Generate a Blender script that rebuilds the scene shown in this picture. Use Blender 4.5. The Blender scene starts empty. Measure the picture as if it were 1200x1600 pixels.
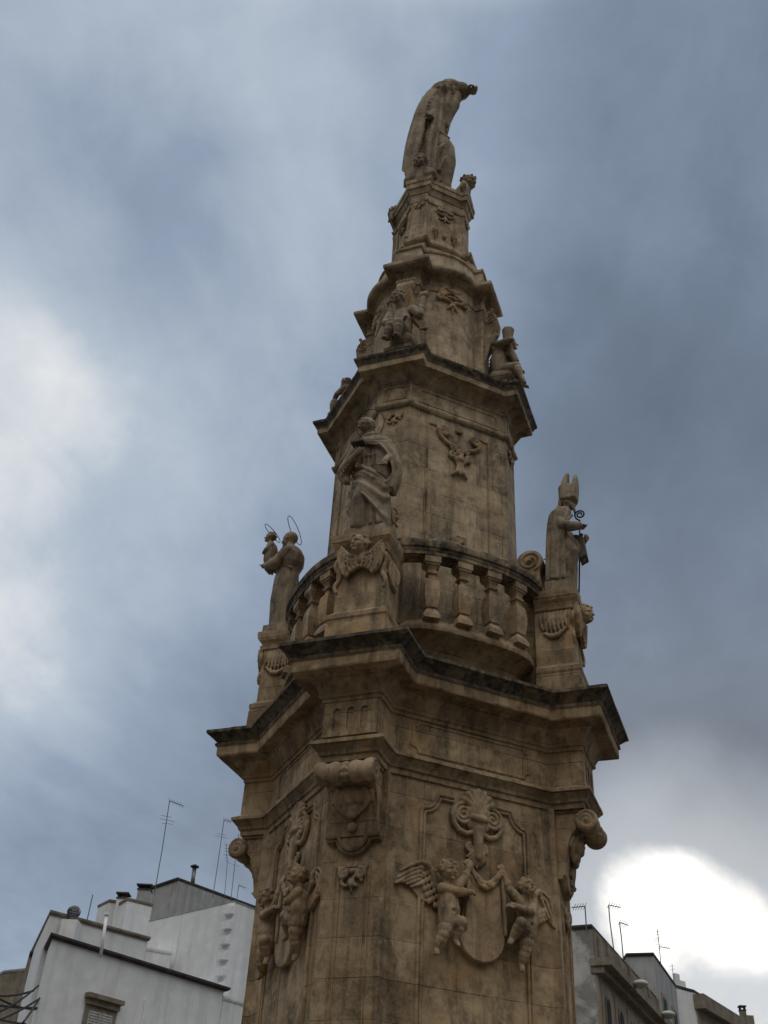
import bpy, bmesh, math, random
import numpy as np
from mathutils import Vector, Matrix, noise
random.seed(4); rng = np.random.RandomState(4)
R_ = math.radians
sc = bpy.context.scene
COL = sc.collection

# ------------------------------------------------------------------ camera
CAMP = Vector((0.0, -12.86, 0.0))          # eye height: ground lies at z = -1.6
GZ = -1.6
FPX, PITCH, ROLL, YAW = 1658.0, R_(36.855), R_(-3.354), R_(-2.546)
_s, _c, _sp, _cp = math.sin(YAW), math.cos(YAW), math.sin(PITCH), math.cos(PITCH)
FW = Vector((_s*_cp, _c*_cp, _sp))
_U0 = Vector((-_s*_sp, -_c*_sp, _cp)); _R0 = Vector((_c, -_s, 0))
RT = _R0*math.cos(ROLL) - _U0*math.sin(ROLL)
UP = _R0*math.sin(ROLL) + _U0*math.cos(ROLL)
cam = bpy.data.cameras.new('camera'); camo = bpy.data.objects.new('camera', cam); COL.objects.link(camo)
m = Matrix((RT, UP, -FW)).transposed().to_4x4(); m.translation = CAMP
camo.matrix_world = m
cam.sensor_fit = 'VERTICAL'; cam.sensor_height = 36; cam.sensor_width = 27
cam.lens = FPX/1600*36; cam.clip_end = 3000; cam.clip_start = .05
sc.camera = camo
sc.render.resolution_x = 768; sc.render.resolution_y = 1024

def ray(u, v): return FW + RT*((u-600)/FPX) + UP*((800-v)/FPX)
def at_z(u, v, H): d = ray(u, v); return CAMP + d*(H/d.z)
def at_y(u, v, Y): d = ray(u, v); return CAMP + d*(Y/d.y)

# ------------------------------------------------------------------ sky and sun
SUN = ray(1085, 1420).normalized()
sun_el = math.asin(SUN.z); sun_az = math.atan2(SUN.x, SUN.y)
W = bpy.data.worlds.new('World'); sc.world = W; W.use_nodes = True
nt = W.node_tree; nt.nodes.clear()
class G:
    """tiny helper for node graphs"""
    def __init__(s, nt): s.nt = nt
    def n(s, t, **k):
        o = s.nt.nodes.new(t)
        for a, b in k.items(): setattr(o, a, b)
        return o
    def l(s, a, b): s.nt.links.new(a, b)
    def set(s, inp, v):
        if isinstance(v, bpy.types.NodeSocket): s.l(v, inp)
        else: inp.default_value = v
    def math(s, op, a, b=0.0, c=0.0, clamp=False):
        o = s.n('ShaderNodeMath', operation=op, use_clamp=clamp)
        s.set(o.inputs[0], a); s.set(o.inputs[1], b); s.set(o.inputs[2], c)
        return o.outputs[0]
    def vm(s, op, a, b=(0, 0, 0)):
        o = s.n('ShaderNodeVectorMath', operation=op)
        s.set(o.inputs[0], a)
        if op == 'SCALE': s.set(o.inputs[3], b)
        else: s.set(o.inputs[1], b)
        return o.outputs['Value'] if op in ('DOT_PRODUCT', 'LENGTH') else o.outputs[0]
    def noise(s, vec, scale, detail=4, rough=.55, dist=0.0):
        o = s.n('ShaderNodeTexNoise'); s.set(o.inputs['Vector'], vec)
        o.inputs['Scale'].default_value = scale; o.inputs['Detail'].default_value = detail
        o.inputs['Roughness'].default_value = rough; o.inputs['Distortion'].default_value = dist
        return o.outputs[0]
    def ramp(s, f, stops, interp='LINEAR'):
        o = s.n('ShaderNodeValToRGB'); s.set(o.inputs[0], f); cr = o.color_ramp; cr.interpolation = interp
        while len(cr.elements) > 1: cr.elements.remove(cr.elements[-1])
        for i, (p, c) in enumerate(stops):
            e = cr.elements[0] if i == 0 else cr.elements.new(p)
            e.position = p; e.color = (c, c, c, 1) if not isinstance(c, tuple) else (*c, 1)
        return o.outputs[0]
    def mix(s, f, a, b, blend='MIX'):
        o = s.n('ShaderNodeMix', data_type='RGBA', blend_type=blend)
        s.set(o.inputs[0], f)
        for i, v in ((6, a), (7, b)):
            s.set(o.inputs[i], (*v, 1) if isinstance(v, tuple) else v)
        return o.outputs[2]
    def mapr(s, v, a, b, c=0., d=1., smooth=False):
        o = s.n('ShaderNodeMapRange', interpolation_type='SMOOTHSTEP' if smooth else 'LINEAR'); s.set(o.inputs[0], v)
        for i, x in enumerate((a, b, c, d)): o.inputs[i+1].default_value = x
        return o.outputs[0]

g = G(nt)
tc = g.n('ShaderNodeTexCoord'); D = tc.outputs['Generated']
sep = g.n('ShaderNodeSeparateXYZ'); g.l(D, sep.inputs[0])
zz = g.math('MAXIMUM', sep.outputs[2], .12)
comb = g.n('ShaderNodeCombineXYZ'); g.l(g.math('DIVIDE', sep.outputs[0], zz), comb.inputs[0]); g.l(g.math('DIVIDE', sep.outputs[1], zz), comb.inputs[1])
cl = g.vm('MULTIPLY', comb.outputs[0], (1.0, .42, 1))
rotm = g.n('ShaderNodeMapping'); g.l(comb.outputs[0], rotm.inputs[0]); rotm.inputs['Rotation'].default_value = (0, 0, R_(-38)); rotm.inputs['Scale'].default_value = (1.35, .58, 1)
n1 = g.noise(rotm.outputs[0], 1.35, 4, .5, .9)
n2 = g.noise(D, 4.2, 5, .55, .4)
n3 = g.noise(g.vm('ADD', D, (3, 1, 2)), 10.5, 8, .62, .3)
n4 = g.noise(rotm.outputs[0], 4.5, 7, .6, .5)
def lobe(u, v, lo, hi, amt):
    c = ray(u, v).normalized()
    d = g.vm('DOT_PRODUCT', D, tuple(c))
    return g.mapr(d, math.cos(R_(hi)), math.cos(R_(lo)), 0, amt, True)
t = g.math('ADD', g.mapr(n1, .3, .7, -.085, .085), g.mapr(n2, .3, .7, -.08, .08))
t = g.math('ADD', t, .545)
t = g.math('ADD', t, g.mapr(n3, .3, .7, -.035, .035))
t = g.math('ADD', t, g.mapr(n4, .3, .7, -.03, .03))
for a in ((-30, 620, 0, 8, .11), (-60, 480, 1, 13, .05), (-20, 820, 2, 20, .10), (250, 150, 2, 24, .24), (620, 330, 1, 12, .07), (1170, 1640, 0, 8, .34), (560, 620, 0, 18, .06), (960, 980, 2, 24, -.22), (1250, 250, 2, 22, -.14), (1180, 1250, 1, 9, -.01), (250, 1330, 1, 12, -.10),
          (130, 1560, 0, 8, .12), (-150, 1000, 1, 14, .2), (420, 470, 1, 12, -.12), (200, 330, 0, 9, -.1), (1350,1150,1,14,-.1)):
    t = g.math('ADD', t, lobe(*a))
# sky behind the photographer lifted a little, under the shaped light mixed in below
back = g.mapr(sep.outputs[1], .1, -.5, 0, .12, True)
t = g.math('ADD', t, back)
upc = g.mapr(sep.outputs[2], .86, .98, 0, .25, True)
t = g.math('ADD', t, upc)
ccol = g.ramp(t, [(0, (.10, .13, .18)), (.3, (.18, .232, .315)), (.6, (.33, .41, .53)), (.82, (.53, .61, .71)), (1, (.90, .92, .94))])
sd = g.vm('DOT_PRODUCT', D, tuple(SUN))
sepn = g.math('ADD', g.math('MULTIPLY', g.mapr(n3, .3, .7, -1, 1), .0007), g.math('MULTIPLY', g.mapr(g.noise(D, 7.0, 2, .5), .3, .7, -1, 1), .0021))
sdn = g.math('ADD', sd, sepn)
core = g.mapr(sdn, math.cos(R_(3.9)), math.cos(R_(.2)), 0, 1, True)
halo = g.mapr(sdn, math.cos(R_(9.5)), math.cos(R_(2.5)), 0, 1, True)
ccol = g.mix(g.math('MULTIPLY', halo, .62), ccol, (.62, .68, .74))
ccol = g.mix(core, ccol, (1.45, 1.42, 1.36))
# neutral sky out of view, shaped bright high up and dark low to top-light fronts
neu = g.math('MAXIMUM', g.mapr(sep.outputs[1], .15, -.35, 0, 1, True), g.mapr(sep.outputs[2], .88, .97, 0, 1, True))
hi = g.mapr(sep.outputs[2], .32, .92, 0, 1, True)
ccol = g.mix(neu, ccol, g.mix(hi, (.10, .10, .105), g.mix(g.mapr(n2, .3, .7), (2.1, 2.07, 1.98), (2.7, 2.65, 2.52))))
sky = g.n('ShaderNodeTexSky', sky_type='NISHITA'); sky.sun_disc = False
sky.sun_elevation = sun_el; sky.sun_rotation = sun_az
b1 = g.n('ShaderNodeBackground'); g.l(sky.outputs[0], b1.inputs[0]); b1.inputs[1].default_value = .06
b2 = g.n('ShaderNodeBackground'); g.l(ccol, b2.inputs[0]); b2.inputs[1].default_value = .92
mx = g.n('ShaderNodeMixShader'); mx.inputs[0].default_value = .92
g.l(b1.outputs[0], mx.inputs[1]); g.l(b2.outputs[0], mx.inputs[2])
out = g.n('ShaderNodeOutputWorld'); g.l(mx.outputs[0], out.inputs[0])

sl = bpy.data.lights.new('sun', 'SUN'); sl.energy = .5; sl.angle = R_(14); sl.color = (1, .94, .86)
so = bpy.data.objects.new('sun', sl); COL.objects.link(so)
so.rotation_euler = SUN.to_track_quat('Z', 'Y').to_euler()
sc.view_settings.view_transform = 'Standard'; sc.view_settings.look = 'None'
sc.view_settings.exposure = 0.0; sc.view_settings.gamma = 1

# ------------------------------------------------------------------ materials
def newmat(name):
    m = bpy.data.materials.new(name); m.use_nodes = True
    nt = m.node_tree; nt.nodes.clear(); g = G(nt)
    b = g.n('ShaderNodeBsdfPrincipled'); o = g.n('ShaderNodeOutputMaterial'); g.l(b.outputs[0], o.inputs[0])
    b.inputs['Specular IOR Level'].default_value = .25
    return m, g, b
PHI0 = R_(-18.846)
def stone(name, light=(.485, .365, .232), dark=(.215, .148, .085), rust=(.40, .235, .10), grey=(.22, .20, .175),
          crust=0.35, joints=True, bump=.5, fine=1.0, greyamt=.45):
    m, g, b = newmat(name)
    geo = g.n('ShaderNodeNewGeometry'); P = geo.outputs['Position']
    sp = g.n('ShaderNodeSeparateXYZ'); g.l(P, sp.inputs[0])
    nl = g.noise(P, 1.6, 6, .62, .4)
    nm = g.noise(P, 5.5, 6, .65)
    nf = g.noise(P, 34*fine, 4, .7)
    st = g.vm('MULTIPLY', P, (6.5, 6.5, .55)); ns = g.noise(st, 1.0, 5, .65, .3)
    nl2 = g.noise(g.vm('ADD', P, (11, 5, 9)), 3.1, 8, .68, .6)
    c = g.mix(g.mapr(nl, .38, .62), light, dark)
    c = g.mix(g.mapr(nl2, .50, .60, 0, .5), c, tuple(min(1, x*1.22) for x in light))
    c = g.mix(g.mapr(g.noise(g.vm('ADD', P, (7, 3, 1)), 2.1, 5, .6, .5), .52, .70, 0, .75), c, rust)
    c = g.mix(g.mapr(nm, .49, .66, 0, .6), c, tuple(x*.55 for x in dark))
    c = g.mix(g.mapr(ns, .50, .66, 0, .7), c, (.085, .06, .038))
    c = g.mix(g.mapr(nf, .35, .75, .0, .35), c, tuple(min(1, x*1.18) for x in light))
    sn = g.n('ShaderNodeSeparateXYZ'); g.l(geo.outputs['Normal'], sn.inputs[0])
    up = g.mapr(sn.outputs[2], .15, .8)
    lich = g.math('MULTIPLY', up, g.mapr(nm, .3, .6))
    c = g.mix(g.math('MULTIPLY', lich, greyamt), c, grey)
    cr = g.mapr(g.noise(g.vm('MULTIPLY', P, (3.5, 3.5, 1.6)), 1.0, 7, .7, .6), .56-crust*.2, .70-crust*.2, 0, min(1, .25+crust))
    cr = g.math('MULTIPLY', cr, g.mapr(g.noise(P, 12, 4, .6), .3, .55))
    c = g.mix(cr, c, (.045, .040, .034))
    # block by block tone and thin mortar joints
    hgt = g.math('ADD', g.math('MULTIPLY', nf, .35), g.math('MULTIPLY', nm, .65))
    if joints:
        a = PHI0 + R_(45)
        u = g.math('ADD', g.math('ADD', g.math('MULTIPLY', sp.outputs[0], math.cos(a)), g.math('MULTIPLY', sp.outputs[1], math.sin(a))),
                   g.math('ADD', g.math('MULTIPLY', sp.outputs[0], -math.sin(a)), g.math('MULTIPLY', sp.outputs[1], math.cos(a))))
        cb = g.n('ShaderNodeCombineXYZ'); g.l(u, cb.inputs[0]); g.l(g.math('ADD', sp.outputs[2], 20.13), cb.inputs[1])
        br = g.n('ShaderNodeTexBrick'); g.l(cb.outputs[0], br.inputs[0])
        br.inputs['Scale'].default_value = 1; br.inputs['Brick Width'].default_value = .83; br.inputs['Row Height'].default_value = .385
        br.inputs['Mortar Size'].default_value = .006; br.inputs['Mortar Smooth'].default_value = .5; br.inputs['Bias'].default_value = 0
        br.inputs['Color1'].default_value = (1.0, .98, .94, 1); br.inputs['Color2'].default_value = (.60, .58, .56, 1); br.inputs['Mortar'].default_value = (.84, .82, .80, 1)
        c = g.mix(.7, c, br.outputs[0], 'MULTIPLY')
        jm = g.math('MULTIPLY', br.outputs[1], g.mapr(nl, .4, .6))
        c = g.mix(g.math('MULTIPLY', jm, .85), c, (.05, .036, .025))
        hgt = g.math('SUBTRACT', hgt, g.math('MULTIPLY', br.outputs[1], .35))
    g.l(c, b.inputs['Base Color']); b.inputs['Roughness'].default_value = .9
    # pits
    vo = g.n('ShaderNodeTexVoronoi'); g.l(P, vo.inputs['Vector']); vo.inputs['Scale'].default_value = 16
    pit = g.mapr(vo.outputs['Distance'], .05, .16); pit = g.math('MAXIMUM', pit, g.mapr(nl, .62, .5))
    hgt = g.math('ADD', hgt, g.math('MULTIPLY', pit, .25))
    bp = g.n('ShaderNodeBump'); bp.inputs['Strength'].default_value = bump; bp.inputs['Distance'].default_value = .02
    g.l(hgt, bp.inputs['Height']); g.l(bp.outputs[0], b.inputs['Normal'])
    return m
def plain(name, c, rough=.8, metal=0, var=.3, scale=6, streak=0.0, bump=.2):
    m, g, b = newmat(name)
    geo = g.n('ShaderNodeNewGeometry'); P = geo.outputs['Position']
    n = g.noise(P, scale, 6, .6)
    cc = g.mix(g.mapr(n, .3, .7), tuple(x*(1-var) for x in c), tuple(min(1, x*(1+var*.4)) for x in c))
    if streak:
        ns = g.noise(g.vm('MULTIPLY', P, (2.2, 2.2, .16)), 1.4, 5, .65, .2)
        cc = g.mix(g.mapr(ns, .48, .75, 0, streak), cc, tuple(x*.42 for x in c))
        cc = g.mix(g.mapr(g.noise(P, .35, 4, .6), .45, .7, 0, .35*streak), cc, (.42, .40, .36))
    g.l(cc, b.inputs['Base Color']); b.inputs['Roughness'].default_value = rough; b.inputs['Metallic'].default_value = metal
    bp = g.n('ShaderNodeBump'); bp.inputs['Strength'].default_value = bump; bp.inputs['Distance'].default_value = .02
    g.l(g.noise(P, scale*5, 4, .6), bp.inputs['Height']); g.l(bp.outputs[0], b.inputs['Normal'])
    return m
M_ST = stone('limestone')
M_ST2 = stone('pale_limestone', light=(.50, .40, .275), dark=(.23, .175, .115), rust=(.36, .25, .14))
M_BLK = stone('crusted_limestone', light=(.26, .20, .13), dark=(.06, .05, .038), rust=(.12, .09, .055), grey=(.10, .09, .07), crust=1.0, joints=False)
M_MID = stone('stained_limestone', light=(.36, .275, .18), dark=(.10, .075, .05), rust=(.2, .14, .08), grey=(.10, .09, .07), crust=.75, joints=False)
M_CAR = stone('carved_limestone', light=(.43, .32, .205), dark=(.20, .14, .085), crust=.34, joints=False, bump=.6)
M_STA = stone('statue_limestone', light=(.33, .265, .19), dark=(.17, .13, .09), rust=(.28, .18, .10), grey=(.26, .24, .21), crust=.42, joints=False, bump=.5, greyamt=.5)
M_IRON = plain('dark_iron', (.03, .028, .026), .6, .6)
M_BOOK = plain('book_cover', (.07, .06, .05), .6)

# ------------------------------------------------------------------ object helpers
def tagp(o, label=None, cat=None, group=None, kind=None):
    if label: o['label'] = label
    if cat: o['category'] = cat
    if group: o['group'] = group
    if kind: o['kind'] = kind
    return o
def thing(name, loc, label, cat, group=None):
    o = bpy.data.objects.new(name, None); COL.objects.link(o); o.location = loc; o.empty_display_size = .3
    return tagp(o, label, cat, group)
def put(name, me, parent=None, rot=0.0, smooth=None):
    """links a mesh (verts in world units about the world axis, turned by rot) under parent"""
    o = bpy.data.objects.new(name, me); COL.objects.link(o)
    if parent is not None:
        o.parent = parent
        pw = parent.get('_w')
        if parent.type == 'EMPTY':
            o.location = Matrix.Translation(-Vector(parent.location)).to_translation(); o.rotation_euler[2] = rot
            o['_r'] = rot
        else:
            o.rotation_euler[2] = rot - parent.get('_r', 0.0); o['_r'] = rot
    else:
        o.rotation_euler[2] = rot
    return o
def mesh(name, v, f, mats, fm=None, smooth=False, sharp=None):
    me = bpy.data.meshes.new(name); me.from_pydata([tuple(x) for x in v], [], [tuple(x) for x in f])
    for mm in (mats if isinstance(mats, (list, tuple)) else [mats]): me.materials.append(mm)
    if fm: me.polygons.foreach_set('material_index', fm)
    if smooth: me.polygons.foreach_set('use_smooth', [True]*len(me.polygons))
    bm = bmesh.new(); bm.from_mesh(me); bmesh.ops.remove_doubles(bm, verts=bm.verts, dist=1e-5)
    bmesh.ops.recalc_face_normals(bm, faces=bm.faces); bm.to_mesh(me); bm.free()
    if sharp is not None: 
        try: me.set_sharp_from_angle(angle=R_(sharp))
        except Exception: pass
    me.update(); return me
class MB:
    def __init__(s): s.v = []; s.f = []; s.m = []
    def add(s, v, f, mi=0):
        n = len(s.v); s.v += [tuple(x) for x in v]; s.f += [tuple(i+n for i in q) for q in f]; s.m += [mi]*len(f)
    def box(s, x0, x1, y0, y1, z0, z1, mi=0):
        v = [(x, y, z) for z in (z0, z1) for y in (y0, y1) for x in (x0, x1)]
        s.add(v, [(0, 1, 3, 2), (4, 6, 7, 5), (0, 4, 5, 1), (2, 3, 7, 6), (0, 2, 6, 4), (1, 5, 7, 3)], mi)
    def rings(s, rs, cap=True, mi=0, mis=None):
        n = len(rs[0]); b = len(s.v)
        for r in rs: s.v += [tuple(p) for p in r]
        for i in range(len(rs)-1):
            for j in range(n):
                s.f.append((b+i*n+j, b+i*n+(j+1) % n, b+(i+1)*n+(j+1) % n, b+(i+1)*n+j)); s.m.append(mis[i] if mis else mi)
        if cap:
            s.f.append(tuple(b+j for j in range(n))[::-1]); s.m.append(mi)
            s.f.append(tuple(b+(len(rs)-1)*n+j for j in range(n))); s.m.append(mis[-1] if mis else mi)
    def tube(s, pts, r, seg=8, mi=0):
        pts = [Vector(p) for p in pts]; n = len(pts); rr = r if isinstance(r, (list, tuple)) else [r]*n
        rs = []; t = (pts[1]-pts[0]).normalized(); a = t.orthogonal().normalized()
        for i, p in enumerate(pts):
            t = (pts[min(i+1, n-1)]-pts[max(i-1, 0)]).normalized()
            a = (a - t*a.dot(t)).normalized(); b = t.cross(a)
            rs.append([p + (a*math.cos(2*math.pi*k/seg) + b*math.sin(2*math.pi*k/seg))*rr[i] for k in range(seg)])
        s.rings(rs, True, mi)
    def done(s, name, mats, parent=None, rot=0., smooth=False, sharp=None):
        return put(name, mesh(name, s.v, s.f, mats, s.m, smooth, sharp), parent, rot)

class Blob(MB):
    """closed primitives fused into one carved-looking surface by a voxel remesh"""
    def __init__(s): super().__init__(); s.carves = []
    def cap(s, a, b, ra, rb=None, seg=12):
        a = Vector(a); b = Vector(b); rb = ra if rb is None else rb
        d = b-a; L = d.length
        if L < 1e-6: return s.ell(a, (ra,)*3)
        t = d/L; u = t.orthogonal().normalized(); w = t.cross(u); rs = []
        for i in range(1, 5):
            th = math.pi/2*(1-i/4.0); rs.append((a - t*ra*math.sin(th), ra*math.cos(th)))
        for i in range(0, 4):
            th = math.pi/2*i/4.0; rs.append((b + t*rb*math.sin(th), rb*math.cos(th)))
        n = len(s.v); s.v.append(tuple(a-t*ra))
        for c, r in rs:
            s.v += [tuple(c + (u*math.cos(2*math.pi*k/seg)+w*math.sin(2*math.pi*k/seg))*r) for k in range(seg)]
        s.v.append(tuple(b+t*rb)); e = len(s.v)-1
        for k in range(seg): s.f.append((n, n+1+(k+1) % seg, n+1+k)); s.m.append(0)
        for i in range(len(rs)-1):
            for k in range(seg):
                q = n+1+i*seg; s.f.append((q+k, q+(k+1) % seg, q+seg+(k+1) % seg, q+seg+k)); s.m.append(0)
        q = n+1+(len(rs)-1)*seg
        for k in range(seg): s.f.append((q+k, q+(k+1) % seg, e)); s.m.append(0)
    def chain(s, pts, rs):
        if not isinstance(rs, (list, tuple)): rs = [rs]*len(pts)
        for i in range(len(pts)-1): s.cap(pts[i], pts[i+1], rs[i], rs[i+1])
    def ell(s, c, r, rot=None, seg=16):
        c = Vector(c); n = len(s.v); rot = rot or Matrix.Identity(3)
        if not isinstance(r, (tuple, list)): r = (r, r, r)
        s.v.append(tuple(c + rot @ Vector((0, 0, -r[2]))))
        rg = seg//2-1
        for i in range(rg):
            th = math.pi*(i+1)/(rg+1) - math.pi/2
            for k in range(seg):
                a = 2*math.pi*k/seg
                s.v.append(tuple(c + rot @ Vector((r[0]*math.cos(th)*math.cos(a), r[1]*math.cos(th)*math.sin(a), r[2]*math.sin(th)))))
        s.v.append(tuple(c + rot @ Vector((0, 0, r[2])))); e = len(s.v)-1
        for k in range(seg): s.f.append((n, n+1+(k+1) % seg, n+1+k)); s.m.append(0)
        for i in range(rg-1):
            for k in range(seg):
                q = n+1+i*seg; s.f.append((q+k, q+(k+1) % seg, q+seg+(k+1) % seg, q+seg+k)); s.m.append(0)
        q = n+1+(rg-1)*seg
        for k in range(seg): s.f.append((q+k, q+(k+1) % seg, e)); s.m.append(0)
    def robe(s, lv, folds=9, amp=.07, seg=72, ph=0.0, twist=.6):
        """lv: (z, cx, cy, rx, ry[, amp scale]) rings with running folds"""
        lv = sorted(lv, key=lambda q: q[0]); zs = np.array([q[0] for q in lv]); rs = []
        N = max(10, int((zs[-1]-zs[0])/.05))
        for z in np.linspace(zs[0], zs[-1], N):
            cx, cy, rx, ry = [float(np.interp(z, zs, [q[i] for q in lv])) for i in (1, 2, 3, 4)]
            aa = float(np.interp(z, zs, [q[5] if len(q) > 5 else 1 for q in lv]))*amp
            ring = []
            for k in range(seg):
                th = 2*math.pi*k/seg
                w = math.sin(folds*th + ph + twist*math.sin(3*z+ph)) + .6*math.sin((folds*1.7//1)*th*1.0 + 2.1*ph + twist*2*z)
                q = 1 + aa*w
                ring.append((cx + rx*q*math.cos(th), cy + ry*q*math.sin(th), z))
            rs.append(ring)
        s.rings(rs)
    def cloth(s, rows, th=.03, rip=.012, fr=6, nu=26, nv=40, along=True, ph=0.):
        """thick draped sheet through control rows; ripples run along the rows (along) or across"""
        A = np.array(rows, float)
        def cr(P, n):
            m_ = len(P)-1; o = []
            for q in np.linspace(0, m_, n):
                i = min(int(q), m_-1); f = q-i
                p0, p1, p2, p3 = P[max(i-1, 0)], P[i], P[i+1], P[min(i+2, m_)]
                o.append(.5*((2*p1)+(-p0+p2)*f+(2*p0-5*p1+4*p2-p3)*f*f+(-p0+3*p1-3*p2+p3)*f**3))
            return np.array(o)
        Bq = np.array([cr(A[i], nv) for i in range(len(A))]); Gd = np.array([cr(Bq[:, j], nu) for j in range(nv)]).transpose(1, 0, 2)
        du = np.gradient(Gd, axis=0); dv = np.gradient(Gd, axis=1); N = np.cross(du, dv); N /= np.linalg.norm(N, axis=2, keepdims=True)+1e-9
        U_, V_ = np.meshgrid(np.linspace(0, 1, nu), np.linspace(0, 1, nv), indexing='ij')
        w = np.sin(fr*2*math.pi*(V_ if along else U_)+ph+1.5*np.sin(2.2*(U_ if along else V_)))+.5*np.sin(fr*3.3*math.pi*(V_ if along else U_)+2*ph)
        Gd = Gd+N*(rip*w)[..., None]; a = Gd+N*th/2; b = Gd-N*th/2
        n0 = len(s.v); s.v += [tuple(p) for p in a.reshape(-1, 3)]+[tuple(p) for p in b.reshape(-1, 3)]; M_ = nu*nv
        ix = lambda i, j, k: n0+k*M_+i*nv+j
        fs = []
        for i in range(nu-1):
            for j in range(nv-1):
                fs.append((ix(i, j, 0), ix(i+1, j, 0), ix(i+1, j+1, 0), ix(i, j+1, 0))); fs.append((ix(i, j, 1), ix(i, j+1, 1), ix(i+1, j+1, 1), ix(i+1, j, 1)))
        for i in range(nu-1):
            fs.append((ix(i, 0, 0), ix(i, 0, 1), ix(i+1, 0, 1), ix(i+1, 0, 0))); fs.append((ix(i, nv-1, 0), ix(i+1, nv-1, 0), ix(i+1, nv-1, 1), ix(i, nv-1, 1)))
        for j in range(nv-1):
            fs.append((ix(0, j, 0), ix(0, j+1, 0), ix(0, j+1, 1), ix(0, j, 1))); fs.append((ix(nu-1, j, 0), ix(nu-1, j, 1), ix(nu-1, j+1, 1), ix(nu-1, j+1, 0)))
        s.f += fs; s.m += [0]*len(fs)
    def carve(s, c, r, d, depth): s.carves.append((Vector(c), r, Vector(d).normalized(), depth))
    def done(s, name, mat, parent=None, rot=0., vox=.012, smooth=1, cache=None):
        me = s.bake(name, mat, vox, smooth)
        return put(name, me, parent, rot)
    def bake(s, name, mat, vox=.012, smooth=1):
        me = bpy.data.meshes.new(name); me.from_pydata(s.v, [], s.f); me.update()
        bm = bmesh.new(); bm.from_mesh(me); bmesh.ops.recalc_face_normals(bm, faces=bm.faces); bm.to_mesh(me); bm.free()
        tmp = bpy.data.objects.new('tmp', me); COL.objects.link(tmp)
        rm = tmp.modifiers.new('r', 'REMESH'); rm.mode = 'VOXEL'; rm.voxel_size = vox; rm.adaptivity = 0
        if smooth:
            sm = tmp.modifiers.new('s', 'SMOOTH'); sm.factor = .5; sm.iterations = smooth
        dg = bpy.context.evaluated_depsgraph_get(); ev = tmp.evaluated_get(dg)
        new = bpy.data.meshes.new_from_object(ev, depsgraph=dg)
        bpy.data.objects.remove(tmp); bpy.data.meshes.remove(me)
        n = len(new.vertices); co = np.empty(n*3); new.vertices.foreach_get('co', co); co = co.reshape(-1, 3)
        for c, r, d, dep in s.carves:
            dd = np.linalg.norm(co-np.array(c), axis=1); k = np.clip(1-(dd/r)**2, 0, 1)[:, None]
            co += k*k*np.array(d)*dep
        new.vertices.foreach_set('co', co.ravel()); new.materials.clear(); new.materials.append(mat)
        new.polygons.foreach_set('use_smooth', [True]*len(new.polygons)); new.name = name; new.update()
        return new

# ------------------------------------------------------------------ monument: plan = square with four diagonal piers
def plan(R, Wd, d, b=0., n=5):
    ri = d*math.sqrt(2)-Wd; pts = []
    for k in range(4):
        a = k*math.pi/2; ca, sa = math.cos(a), math.sin(a)
        loc = [(-Wd, -R), (Wd, -R)]
        s0 = (Wd, -ri); s1r = (-Wd, -ri)
        e = (s1r[0]*0 - s1r[1]*1, s1r[0]*1 + s1r[1]*0)         # reentrant of the next pier, turned 90 degrees
        for i in range(n+1):
            q = i/n; x = s0[0]*(1-q)+e[0]*q; y = s0[1]*(1-q)+e[1]*q
            o = b*(1-(2*q-1)**2); loc.append((x + o*math.sin(math.pi/4), y - o*math.cos(math.pi/4)))
        pts += [(x*ca-y*sa, x*sa+y*ca) for x, y in loc]
    return pts
def tier(name, base, lv, parent, mats, b=0.0, n=5):
    """lv: (z, offset[, material index of the band above][, bulge scale]) mitred offsets of the base plan"""
    mb = MB(); rs = []; mis = []
    for q in lv:
        if isinstance(q[1], tuple): r = plan(*q[1], n=n)
        else:
            o = q[1]; r = plan(base[0]+o, base[1]+o, base[2]+o, b, n)
        rs.append([(x, y, q[0]) for x, y in r]); mis.append(q[2] if len(q) > 2 else 0)
    mb.rings(rs, True, 0, mis)
    me = mesh(name, mb.v, mb.f, mats, mb.m)
    bm = bmesh.new(); bm.from_mesh(me)
    ed = [e for e in bm.edges if abs(e.verts[0].co.z-e.verts[1].co.z) < 1e-4 and e.calc_length() > .2 and len(e.link_faces) == 2 and all(len(f.verts) == 4 for f in e.link_faces)]
    cap_e = [e for e in bm.edges if abs(e.verts[0].co.z-e.verts[1].co.z) < 1e-4 and e.calc_length() > .2 and any(len(f.verts) > 4 for f in e.link_faces)]
    bmesh.ops.subdivide_edges(bm, edges=ed+cap_e, cuts=7, use_grid_fill=True)
    for v in bm.verts:
        q = noise.noise_vector(v.co*7.0); q2 = noise.noise_vector(v.co*23.0)
        v.co += Vector((q.x, q.y, q.z))*.0055 + Vector((q2.x, q2.y, q2.z))*.0035
    bm.to_mesh(me); bm.free()
    me.polygons.foreach_set('use_smooth', [True]*len(me.polygons)); me.set_sharp_from_angle(angle=R_(24))
    return put(name, me, parent, PHI0)
def pk(k): return PHI0 + k*math.pi/2
def fj(j): return PHI0 + math.pi/4 + j*math.pi/2

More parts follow.
